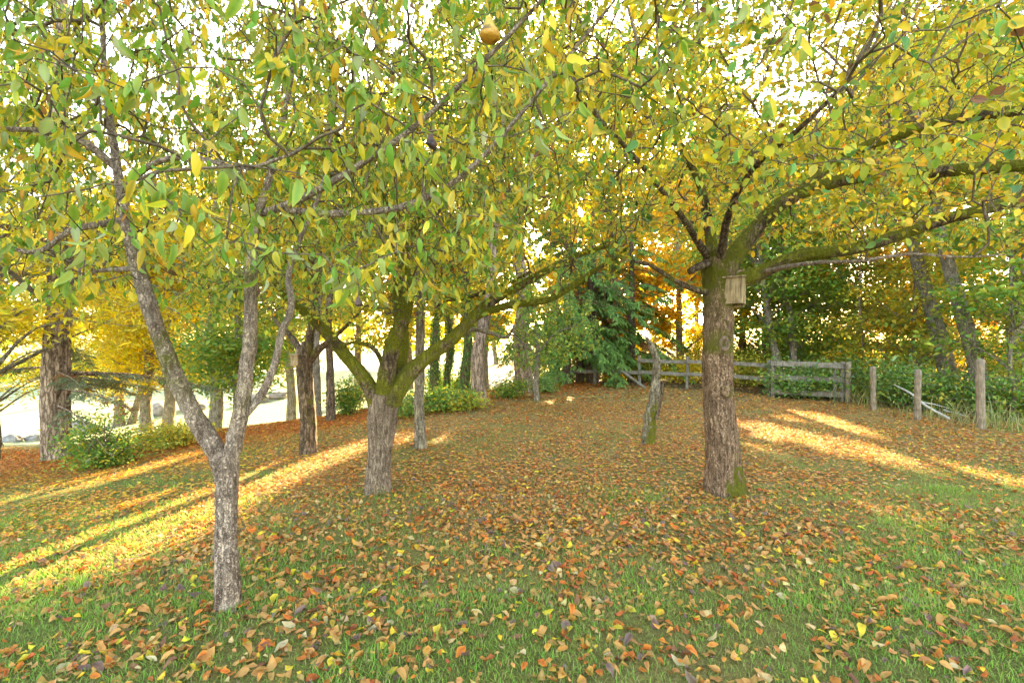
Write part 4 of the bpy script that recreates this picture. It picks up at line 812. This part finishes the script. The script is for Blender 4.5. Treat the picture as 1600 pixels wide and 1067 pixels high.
wood_tree(at(1640, 10.5), 10.5, 7, .1, 28, PAL_YGREEN, 3800, .11, 'light green tree at the end of the wire fence', 175, spread=2.0, z0=.8, flat=.4)
wood_tree(at(1580, 9.9), 9.9, 5.0, .05, 24, PAL_GREEN, 3000, .11, 'light green understorey tree in front of the leaning maple', 177, spread=1.5, z0=1.2, flat=.35)
wood_tree(at(1430, 12.6), 12.6, 4.6, .05, 26, PAL_YGREEN, 3800, .10, 'pale green sapling arching over the wire fence', 179, spread=1.7, z0=.7, flat=.35)
FAR = [(-60, 58, PAL_GREEN, 24, 'past the fir, outermost beyond the pale field'), (90, 62, PAL_YGREEN, 26, 'beyond the pale field between fir and ashes'), (230, 60, PAL_YELLOW, 24, 'beyond the pale field behind the ash trunks'), (350, 64, PAL_YGREEN, 30, 'beyond the pale field behind the forked pear'),
       (455, 60, PAL_GREEN, 30, 'beyond the pale field behind the straight mossy trunk'), (545, 52, PAL_YGREEN, 30, 'beyond the field behind the small round bush'), (625, 46, PAL_YGREEN, 29, 'beyond the drive between the old limbs'), (705, 42, PAL_YGREEN, 28, 'beyond the drive behind the ivy clad trunks'), (775, 40, PAL_MIXED, 27, 'beyond the drive behind the bare leaning trunk'),
       (862, 40, PAL_YGREEN, 28, 'behind the broad reddish trunk'), (945, 36, PAL_YGREEN, 27, 'behind the thickest cedar'), (1020, 34, PAL_YGREEN, 25, 'behind the broken snag'), (1090, 36, PAL_YGREEN, 25, 'behind the stout trunk'), (1160, 33, PAL_MIXED, 17, 'behind the joint of rails and panel'), (1235, 31, PAL_GREEN, 14, 'behind the willow stems'), (1310, 30, PAL_YELLOW, 16, 'behind the panel end post'),
       (1390, 28, PAL_GREEN, 19, 'behind the second wire fence post'), (1470, 27, PAL_YGREEN, 20, 'behind the third wire fence post'), (1545, 25, PAL_GREEN, 19, 'behind the thick leaning maple'), (1620, 23, PAL_YELLOW, 16, 'past the end of the wire fence'), (1740, 20, PAL_GREEN, 15, 'deep in the wood past the last post')]
for k, (px, yy, pal, H, far) in enumerate(FAR):
    what = {id(PAL_GREEN): 'green', id(PAL_YGREEN): 'yellow green', id(PAL_MIXED): 'many coloured', id(PAL_YELLOW): 'yellow'}[id(pal)]; big = yy > 44
    wood_tree(at(px, yy), yy, H, .22 if big else .19, 80, pal, 5200, .5 if big else .36, f'distant tall {what} tree {far}', 301 + k, spread=6.5 if big else 4.0, z0=9.5 if px > 1150 else .4, cr=2.0 if big else 1.4, flat=.7, group='distant trees around the orchard')

# shrubs
def shrub_at(px, py, *a, **k): g_ = G(px, py); return shrub(g_[0], g_[1], *a, **k)
shrub_at(163, 730, .78, .62, PAL_HEDGE, 6500, .05, 'dense dark green bush at the foot of the fir', 231, stems=30)
shrub_at(262, 700, .50, .7, PAL_YGREEN, 3800, .05, 'low golden green shrub beside the dense dark bush', 233, stems=24)
shrub_at(545, 648, .85, .5, PAL_HEDGE, 3200, .06, 'small round green bush beside the slim dark trunk', 235, stems=22)
shrub_at(640, 650, .5, .7, PAL_HEDGE, 1800, .06, 'low green shrub behind the slim young trunk', 236)
shrub_at(690, 640, .55, .8, PAL_HEDGE, 2200, .07, 'low leafy shrub in front of the ivy clad trunks', 237)
shrub_at(725, 640, .45, .6, PAL_YGREEN, 1500, .07, 'small yellowish shrub at the foot of the leaning trunk', 238)
shrub_at(795, 622, .5, .7, PAL_HEDGE, 1800, .07, 'low green shrub between leaning trunk and broad trunk', 239)
shrub_at(850, 612, .45, .7, PAL_SHRUB, 1600, .07, 'low dark shrub between broad trunk and cedars', 240)
for k, (px, yy, pal, lab) in enumerate([(-90, 33, PAL_YGREEN, 'low thicket across the field, outermost past the fir'), (-10, 34, PAL_GREEN, 'low green thicket across the field just past the fir'), (65, 35, PAL_YGREEN, 'low thicket across the field hidden partly by the fir'), (140, 35, PAL_GREEN, 'low green thicket across the field above the dense bush'), (215, 36, PAL_YGREEN, 'low thicket across the field behind the ash trunks'), (290, 37, PAL_GREEN, 'low green thicket across the field left of the hazel'), (365, 38, PAL_YGREEN, 'low thicket across the field behind the hazel'), (445, 39, PAL_GREEN, 'low green thicket across the field behind the straight mossy trunk')]):
    shrub(at(px, yy), yy, 3.0, 2.6, pal, 2600, .22, lab.replace(' left of', ' beside'), 401 + k, stems=16)
FL = [('yellow green brambles under the rail fence behind the snag', 1000, 18.3, 1.0, PAL_YGREEN), ('golden brambles behind the rail fence near the stout trunk', 1075, 17.4, 1.0, PAL_YELLOW), ('green brambles behind the rails where they meet the panel', 1165, 16.0, 1.15, PAL_YGREEN),
      ('grey green vine tangle over the left end of the panel', 1232, 13.05, 1.1, PAL_SHRUB), ('grey green vine tangle over the middle of the panel', 1272, 12.75, 1.05, PAL_SHRUB), ('yellow green bush behind the panel end post', 1318, 13.6, 1.25, PAL_YGREEN), ('dark green bush between the first two wire fence posts', 1352, 12.6, 1.3, PAL_SHRUB),
      ('green bush behind the second wire fence post', 1390, 11.6, 1.2, PAL_GREEN), ('grey green arching bush between second and third post', 1420, 11.0, 1.25, PAL_SHRUB), ('olive undergrowth behind the third wire fence post', 1465, 10.6, 1.0, PAL_HEDGE), ('dark shrub at the foot of the leaning trunks', 1500, 11.0, 1.2, PAL_SHRUB),
      ('dark shrub right behind the last fence post', 1560, 10.2, 1.3, PAL_SHRUB), ('leafy green shrub at the end of the wire fence', 1610, 9.8, 1.6, PAL_GREEN), ('tall dark shrub deep behind the third post', 1440, 13.6, 2.0, PAL_SHRUB), ('tall dark green shrub deep behind the panel', 1255, 16.5, 1.9, PAL_SHRUB), ('tall leafy shrub deep behind the first post', 1330, 15.4, 1.9, PAL_GREEN), ('tall dark shrub deep behind the last post', 1570, 12.6, 2.2, PAL_SHRUB)]
FL += [('dense green thicket deep behind the willow stems', 1215, 22.5, 3.0, PAL_GREEN), ('yellow green thicket deep behind the panel', 1280, 22.0, 3.0, PAL_YGREEN), ('golden thicket deep behind the panel end post', 1345, 21.5, 3.0, PAL_YELLOW), ('green thicket deep behind the second post', 1410, 21.0, 3.0, PAL_GREEN), ('orange tinted thicket deep behind the third post', 1475, 20.5, 3.0, PAL_MIXED), ('green thicket deep behind the leaning maple', 1550, 19.0, 3.2, PAL_GREEN), ('leafy bush in the gap between broad trunk and cedars', 862, 20.5, 2.0, PAL_GREEN), ('yellow green bush behind the cedar trunks', 915, 21.5, 2.2, PAL_YGREEN), ('golden bush behind the lone cedar', 975, 22.0, 2.3, PAL_YELLOW), ('green bush far behind the broken snag', 1035, 22.5, 2.3, PAL_GREEN), ('yellow green bush far behind the stout trunk', 1095, 21.5, 2.2, PAL_YGREEN), ('green bush far behind the joint of rails and panel', 1170, 20.0, 2.2, PAL_GREEN), ('dim green bush beyond the ivy clad trunks', 700, 25.0, 1.6, PAL_GREEN)]
for k, (lab, px, yy, H, pal) in enumerate(FL): shrub(at(px, yy), yy, H, .95 if yy < 19 else 1.5, pal, 1500 if (px > 1340 and yy < 13) else 2700, .085 if yy < 19 else .13, lab, 251 + k, stems=22)

# ------------------------------------------------------------------ fences
def pole(root, a, b, r, mat, name, seed, sides=14, flatten=1.0, taper=.92):
    a = np.asarray(a, float); b = np.asarray(b, float); L_ = np.linalg.norm(b - a); n = max(4, int(L_ / .12)); t = np.linspace(0, 1, n)[:, None]; p = a + (b - a) * t
    p = p + (np.stack([noise(np.column_stack([t[:, 0] * L_ * 1.2 + seed, np.full(n, k * 3.1), np.full(n, seed)])) for k in range(3)], -1) - .5) * .03 * (L_ > 1)
    V, Fs, nr = tube(p, np.linspace(r, r * taper, n), sides, lambda pp, dd, an: .18 * (noise(np.stack([np.cos(an)[None] * 1.5 + 0 * t, np.sin(an)[None] * 1.5 + 0 * t, t * L_ * 2 + seed + 0 * an[None]], -1)) - .5)); return add(name, V, Fs, mat, root, np.zeros((len(V), 3)))
def plank(root, a, b, h, t, mat, name, seed):
    a = np.asarray(a, float); b = np.asarray(b, float); L_ = np.linalg.norm(b - a); d = (b - a) / L_; s = unit(np.cross(d, [0, 0, 1.0])); u = np.cross(s, d); n = 12; V = []
    for i in range(n + 1):
        c = a + d * L_ * i / n + u * .012 * (noise(np.array([i * .7, seed, 0])) - .5) + s * .01 * (noise(np.array([i * .7, seed, 5])) - .5); hh = h / 2 * (1 + .10 * (noise(np.array([i * 1.3, seed, 9])) - .5))
        e = .006
        for (x_, y_) in ((-1, -1), (1, -1), (1, 1), (-1, 1)):
            V += [c + s * x_ * (t / 2 - e) + u * y_ * hh, c + s * x_ * t / 2 + u * y_ * (hh - e)] if (x_ * y_ > 0) else [c + s * x_ * t / 2 + u * y_ * (hh - e), c + s * x_ * (t / 2 - e) + u * y_ * hh]
    V = np.array(V); i = np.arange(n)[:, None] * 8; j = np.arange(8)[None]; k = (j + 1) % 8; Fq = np.stack([i + j, i + k, i + 8 + k, i + 8 + j], -1).reshape(-1, 4); e = n * 8
    caps = np.array([[e, e + 1, e + 2, e + 3], [e, e + 3, e + 4, e + 7], [e + 4, e + 5, e + 6, e + 7], [3, 2, 1, 0], [7, 4, 3, 0], [7, 6, 5, 4]])
    o = add(name, V, [np.vstack([Fq, caps])], mat, root, np.zeros((len(V), 3)), smooth=False); return o
def gpt(px, yy, up=0.0): x_ = at(px, yy); return np.array([x_, yy, float(ground_z(x_, yy)) + up])
wf = thing('wire_fence', gpt(1533, 8.4), 'wire fence of brown round posts along the edge of the wood', 'fence')
posts = [(1325, 11.9, .98, .06), (1365, 10.6, .95, .055), (1432, 9.25, .95, .055), (1533, 8.35, 1.2, .062)]
for k, (px, yy, h, r) in enumerate(posts): pole(wf, gpt(px, yy, -.1), gpt(px, yy, h) + np.array([.02 * (-1) ** k, 0, 0]), r, M_POST, 'post', 3.0 + k * 5, taper=.95)
ends = [gpt(*p[:2]) for p in posts] + [np.array([8.7, 6.4, float(ground_z(8.7, 6.4))]), np.array([9.3, 4.2, float(ground_z(9.3, 4.2))])]
for px_end in ends[4:]: pole(wf, px_end - np.array([0, 0, .1]), px_end + np.array([0, 0, 1.15]), .06, M_POST, 'post', px_end[0])
for hgt in (.25, .5, .72, .9):
    pp = []
    for a, b_ in zip(ends[:-1], ends[1:]):
        for t in (0, .5): pp.append(a + (b_ - a) * t + np.array([-.058, -.02, hgt - (.02 if t else 0)]))
    pp.append(ends[-1] + np.array([-.058, -.02, hgt])); p, r = spline(pp, [.0018] * len(pp), .3); V, Fs, nr = tube(p, r, 4); add('wire', V, Fs, M_WIRE, wf)
fp = thing('fence_panel', gpt(1207, 13.0), 'weathered grey three rail wooden fence panel overgrown with vines', 'fence')
pl, pr = gpt(1208, 13.0), gpt(1316, 12.1)
for k, h in enumerate((.17, .55, .93)): plank(fp, pl + np.array([-.1, -.085, h]), pr + np.array([.06, -.085, h - .02 * k]), .135, .045, M_RAIL, 'rail', 4.0 + k * 3)
for k, q in enumerate((pl, pr, gpt(1304, 12.25))): pole(fp, q + np.array([0, 0, -.1]), q + np.array([.01, .01, .98]), .05, M_RAIL, 'post', 31.0 + k, taper=.98)
rf = thing('rail_fence', gpt(1060, 15.2), 'low two rail weathered fence running from the cedars behind the snag', 'fence')
rp = [gpt(872, 17.9), gpt(930, 17.0), gpt(1000, 16.1), gpt(1075, 15.1), gpt(1145, 14.2), gpt(1204, 13.25)]
for k, q in enumerate(rp): pole(rf, q + np.array([0, .06, -.1]), q + np.array([0, .06, 1.0]), .05, M_RAIL, 'post', 51.0 + k)
for k in range(5):
    for h in (.48, .86):
        if k <= 1 and h > .8: continue
        plank(rf, rp[k] + np.array([-.06, -.012 - .05 * (k % 2), h]), rp[k + 1] + np.array([.06, -.012 - .05 * (k % 2), h - .03]), .11, .045, M_RAIL, 'rail', 60.0 + k + h)
lp = thing('leaning_pole', gpt(1006, 15.7), 'weathered pole propped at a slant against the rail fence', 'pole')
pole(lp, gpt(1008, 15.55, .0), gpt(946, 16.4, .88), .05, M_RAIL, 'shaft', 71.0)
fbk = thing('fallen_branch', gpt(1480, 9.6), 'pale bare fallen branch lying across the undergrowth by the third post', 'branch')
def bare(root, pts, rad, name, seed): p, r = spline(pts, rad, .05); p = p + (np.stack([noise(p * 4 + k * 9 + seed) for k in range(3)], -1) - .5) * .05; V, Fs, nr = tube(p, r, 8); return add(name, V, Fs, M_DEADWOOD, root)
bare(fbk, [gpt(1397, 10.6, .55), gpt(1420, 10.2, .42), gpt(1450, 9.7, .2), gpt(1484, 9.3, .02)], [.012, .02, .024, .028], 'stem', 3.0); bare(fbk, [gpt(1440, 9.85, .28), gpt(1465, 9.9, .22), gpt(1490, 9.95, .12)], [.012, .009, .004], 'side_branch', 6.0)
fb2 = thing('fallen_branch', gpt(1500, 10.3), 'short pale stick lying behind the long fallen branch', 'branch'); bare(fb2, [gpt(1476, 10.1, .1), gpt(1495, 9.9, .06), gpt(1513, 9.7, .02)], [.02, .018, .012], 'stem', 12.0)

# boulders at the edge of the field
def boulder(px, py, w, h, label, seed):
    g_ = G(px, py); a = np.linspace(0, np.pi, 13); b_ = np.arange(20) * 2 * np.pi / 20; d_ = np.stack([np.outer(np.sin(a), np.cos(b_)), np.outer(np.sin(a), np.sin(b_)), np.repeat(np.cos(a)[:, None], 20, 1)], -1).reshape(-1, 3)
    r = .75 + .5 * noise(d_ * 1.4 + seed) + .2 * noise(d_ * 4 + seed); V = np.round(d_ * r[:, None] * 3.2) / 3.2 * .35 + d_ * r[:, None] * .65; V = V * np.array([w, w * .7, h]) + g_ + np.array([0, 0, h * .35])
    i = np.arange(12)[:, None] * 20; j = np.arange(20)[None]; k = (j + 1) % 20; o = add('boulder', V, np.stack([i + j, i + 20 + j, i + 20 + k, i + k], -1).reshape(-1, 4), M_ROCK, None, None, False, origin=g_); tag(o, label, 'boulder', 'boulders along the field edge')
for k, (px, py, w, h, lab) in enumerate([(18, 690, .26, .15, 'grey boulder on the field edge beyond the fir, outermost of the row'), (52, 688, .22, .14, 'low grey boulder on the field edge just beyond the fir'), (128, 674, .5, .25, 'flat brown boulder between the fir and the dense bush'), (245, 648, .5, .35, 'round boulder seen between the two stout ash trunks'), (432, 622, .6, .25, 'long boulder out on the pale field beyond the forked pear'), (402, 628, .5, .3, 'small boulder next to the long one on the pale field'), (300, 640, .5, .3, 'grey boulder on the field behind the low golden shrub')]): boulder(px, py, w, h, lab, 5.0 + k * 7)

# ------------------------------------------------------------------ grass
def in_view(x_, y_, m=1.12): return (np.abs(x_) < y_ * 800 / F_PX * m + .3)
TG = [(np.array([(-.045, 0, 0), (.045, 0, 0), (-.03, .55, .08), (.03, .55, .08), (0, 1, .32)]), [np.array([(0, 1, 3, 2)]), np.array([(2, 3, 4)])], np.array([0, 0, .5, .5, 1]))]
TG1 = [(np.array([(-.06, 0, 0), (.06, 0, 0), (0, 1, .25)]), [np.array([(0, 1, 2)])], np.array([0, 0, 1.]))]
PAL_GRASS = [(5, (.13, .31, .04), (.23, .46, .07)), (3, (.18, .31, .05), (.34, .46, .09)), (2, (.26, .22, .08), (.40, .33, .15)), (1, (.20, .25, .05), (.34, .36, .08))]
PAL_DRY = [(3, (.28, .23, .09), (.42, .34, .16)), (2, (.17, .19, .05), (.32, .30, .10)), (1, (.12, .18, .03), (.2, .27, .06))]
gb = Batch()
def blades(n, y0, y1, T, h0, h1, wide):
    y_ = np.sqrt(R.uniform(y0 * y0, y1 * y1, n)); x_ = R.uniform(-1, 1, n) * (y_ * 1.15 + .3); g_ = grassiness(x_, y_)
    k = (R.random(n) < .12 + 1.0 * g_) & (x_ < fence_x(y_) + .4) & (y_ < edge_y(x_) - .2); x_, y_, g_ = x_[k], y_[k], g_[k]; n = len(x_); p = np.stack([x_, y_, ground_z(x_, y_) - .004], -1)
    a = R.uniform(0, 2 * np.pi, n); o = np.stack([np.cos(a), np.sin(a), 0 * a], -1); axis = unit(o * R.uniform(.1, 1.1, (n, 1)) + np.array([0, 0, 1])); nor = unit(o + np.array([0, 0, .0]) - axis * .0) * 1.0; tuft = .6 + .8 * noise2(x_, y_, .3, 4.4)
    c0, c1 = palette(PAL_GRASS, n); d0_, d1_ = palette(PAL_DRY, n); dry = (R.random(n) > .25 + g_)[:, None]; leaves_into(gb, T, p, axis, nor + R.normal(size=(n, 3)) * .1, R.uniform(h0, h1, n) * tuft * wide ** 0, np.where(dry, d0_, c0), np.where(dry, d1_, c1))
blades(70000, 1.5, 2.9, TG, .018, .05, 1); blades(190000, 2.7, 5.0, TG1, .02, .052, 1); blades(110000, 5.0, 9.0, TG1, .022, .052, 1); blades(40000, 9.0, 18, TG1, .03, .06, 1)
gr = gb.build('grass', M_GRASS, kind='stuff'); tag(gr, 'short green and straw coloured lawn grass between the fallen leaves', 'grass')
tb = Batch()
for (px, yy, n, h) in [(1335, 11.7, 160, .75), (1350, 11.2, 120, .6), (1398, 9.9, 120, .4), (1450, 9.3, 160, .35), (1490, 8.9, 160, .4), (1560, 8.5, 260, .5), (1595, 8.2, 260, .5), (1540, 9.4, 180, .7), (1480, 9.8, 160, .5), (1500, 8.5, 100, .25)]:
    n = n // 3; h = h * .8; c = gpt(px, yy); o = R.normal(size=(n, 2)) * np.array([.28, .22]); p = np.column_stack([c[:2] + o, ground_z(c[0] + o[:, 0], c[1] + o[:, 1]) - .01]); a = R.uniform(0, 2 * np.pi, n); oo = np.stack([np.cos(a), np.sin(a), 0 * a], -1)
    c0, c1 = palette([(3, (.40, .33, .14), (.5, .42, .22)), (2, (.18, .22, .06), (.33, .33, .12)), (1, (.1, .2, .04), (.2, .3, .06))], n); T_ = [(TG[0][0] * np.array([.28, 1, 1]), TG[0][1], TG[0][2])]; leaves_into(tb, T_, p, unit(oo * R.uniform(.05, .6, (n, 1)) + np.array([0, 0, 1])), oo, R.uniform(.5, 1.15, n) * h, c0, c1)
tag(tb.build('tall_grass', M_GRASS, kind='stuff'), 'tall dry grass tufts growing along the wire fence', 'grass')

# ------------------------------------------------------------------ fallen leaves
T_F = [leaf_template(.30, .35, .25), leaf_template(.33, -.3, -.35), leaf_template(.27, .7, .5), leaf_template(.34, .15, .1, wave=.05), leaf_template(.24, .9, -.3)]
T_F = T_F + [(t_[0] + R.normal(size=t_[0].shape) * np.array([.035, .02, .07]), t_[1], t_[2]) for t_ in T_F for _ in range(2)]
TAN, RED, PALE, DARK, ORG, YEL, PINK = (.55, .31, .10), (.50, .10, .025), (.60, .46, .24), (.17, .09, .07), (.68, .25, .035), (.74, .53, .05), (.54, .22, .075)
PAL_F = [(4, TAN, PINK), (3, PINK, TAN), (2.8, RED, ORG), (1.6, (.34, .11, .04), RED), (1.2, DARK, (.24, .16, .14)), (1.1, PALE, TAN), (1.2, ORG, TAN), (.75, YEL, YEL), (.4, YEL, ORG)]
PAL_FR = [(3, ORG, RED), (3, (.50, .15, .04), ORG), (1.5, RED, RED), (1.5, TAN, ORG), (.5, YEL, ORG)]
PAL_FL = [(3, YEL, ORG), (3, TAN, ORG), (2, ORG, RED), (2, (.6, .40, .08), YEL), (1, DARK, TAN)]
def scatter(n, y0, y1):
    y_ = np.sqrt(R.uniform(y0 * y0, y1 * y1, n)); x_ = R.uniform(-1, 1, n) * (y_ * 1.15 + .3); cl = noise2(x_, y_, .55, 6.6) * .9 + noise2(x_, y_, .2, 8.1) * .5; dn = np.clip(.12 + .75 * (1 - grassiness(x_, y_)) + .9 * (cl - .62), .03, 1) + litter_edge(x_, y_)
    k = (R.random(n) < dn) & (y_ < edge_y(x_) + .6 + .6 * R.normal(size=n)) & ((x_ < fence_x(y_) + .3) | (R.random(n) < .3)); return x_[k], y_[k]
def lie(x_, y_, lo, hi):
    n = len(x_); e = .12; dx = (ground_z(x_ + e, y_) - ground_z(x_ - e, y_)) / (2 * e); dy = (ground_z(x_, y_ + e) - ground_z(x_, y_ - e)) / (2 * e); gn = unit(np.stack([-dx, -dy, np.ones(n)], -1))
    nor = unit(gn + R.normal(size=(n, 3)) * .2); a = R.uniform(0, 2 * np.pi, n); axis = np.stack([np.cos(a), np.sin(a), 0 * a], -1); return np.stack([x_, y_, ground_z(x_, y_) + R.uniform(.006, .024, n)], -1), axis, nor, lo + (hi - lo) * R.random(n) ** 1.5
fl = Batch()
x_, y_ = scatter(18000, 1.5, 4.2); p, axis, nor, size = lie(x_, y_, .028, .08)
sx, sy = screen(p); seen = (sx > 5) & (sx < 1595) & (sy < 1062) & (sy > 0); order = np.argsort(-np.where(seen, size / p[:, 1], 0)); big, rest = order[:300], order[300:]
KINDS = [('tan', TAN, PINK, 4), ('pinkish brown', PINK, TAN, 3), ('red', RED, ORG, 2), ('dark brown', (.26, .11, .06), (.2, .08, .05), 2), ('grey purple', DARK, (.24, .16, .15), 1.3), ('pale cream', PALE, (.6, .5, .34), 1.3), ('orange', ORG, TAN, 1.5), ('bright yellow', YEL, (.7, .54, .08), 1.3)]
SHAPES = ['cupped', 'arched', 'folded', 'flat', 'rolled']; T_F = T_F[:5] + [T_F[5 + 2 * (k % 5) + k // 5] for k in range(10)]
meshes = {}
for ki, (nm, c0, c1, w) in enumerate(KINDS):
    for si, (tv, tf, tw) in enumerate(T_F): j = 1 + .12 * R.normal(); meshes[ki, si] = make_mesh('fallen_leaf', tv, tf, np.clip((np.array(c0) * (1 - tw[:, None]) + np.array(c1) * tw[:, None]) * j, 0, .9), True, M_FALLEN)
s_, a_, n_ = frames(axis, nor); kk = R.choice(len(KINDS), len(big), p=np.array([k[3] for k in KINDS]) / sum(k[3] for k in KINDS)); ss = R.integers(0, len(T_F), len(big))
for q, i in enumerate(big):
    o = bpy.data.objects.new('fallen_leaf', meshes[kk[q], ss[q]]); COL.objects.link(o); tv = T_F[ss[q]][0]
    Mx = np.stack([s_[i], a_[i], n_[i]], -1); lowest = (tv @ Mx.T)[:, 2].min() * size[i]
    M4 = Matrix([[*Mx[0], 0], [*Mx[1], 0], [*Mx[2], 0], [0, 0, 0, 1]]); zz = float(ground_z(p[i, 0], p[i, 1])) - lowest - .003
    o.matrix_world = Matrix.Translation(Vector((p[i, 0], p[i, 1], zz))) @ M4 @ Matrix.Scale(float(size[i]), 4)
    nm = KINDS[kk[q]][0]; tag(o, f'{nm} {SHAPES[ss[q] % 5]} fallen leaf lying loose on the grass', 'fallen leaf', f'{nm} {SHAPES[ss[q] % 5]} fallen leaves on the lawn')
T_F2 = [leaf_template(.30, .35, .25, (.3, .68)), leaf_template(.33, -.3, -.35, (.3, .68)), leaf_template(.27, .7, .5, (.3, .68)), leaf_template(.32, .15, .1, (.34, .7), wave=.06)]; T_F2 += [(t_[0] + R.normal(size=t_[0].shape) * np.array([.04, .02, .08]), t_[1], t_[2]) for t_ in T_F2]
c0, c1 = palette(PAL_F, len(rest)); leaves_into(fl, T_F2, p[rest], axis[rest], nor[rest], size[rest], c0, c1)
def spread_leaves(n, y0, y1, T, lo, hi):
    x_, y_ = scatter(n, y0, y1); p, axis, nor, size = lie(x_, y_, lo, hi); n = len(p); c0, c1 = palette(PAL_F, n); r0, r1 = palette(PAL_FR, n); l0, l1 = palette(PAL_FL, n)
    m = (R.random(n) < litter_edge(x_, y_) * 1.2 + .25 * sstep(6, 11, y_) * (x_ < 3))[:, None]; l = (R.random(n) < .75 * sstep(-2.2, -4.2, x_))[:, None]
    c0, c1 = np.where(l, l0, c0), np.where(l, l1, c1); leaves_into(fl, T, p, axis, nor, size, np.where(m, r0, c0), np.where(m, r1, c1))
spread_leaves(9000, 4.2, 5.0, T_F2, .033, .065); spread_leaves(32000, 5.0, 7.0, T_HEX, .033, .065); spread_leaves(30000, 7.0, 9.0, T_HEX, .035, .07); spread_leaves(44000, 9.0, 12.0, T_DIA, .04, .08); spread_leaves(36000, 12.0, 19.5, T_DIA, .07, .13)
tag(fl.build('leaf_litter', M_FALLEN, kind='stuff'), 'carpet of brown, red and yellow leaves covering the lawn', 'leaf litter')
print('leaves pear', npl, 'apple', nal, 'tris', sum(len(m.loop_triangles) or sum(1 for _ in ()) for m in bpy.data.meshes))
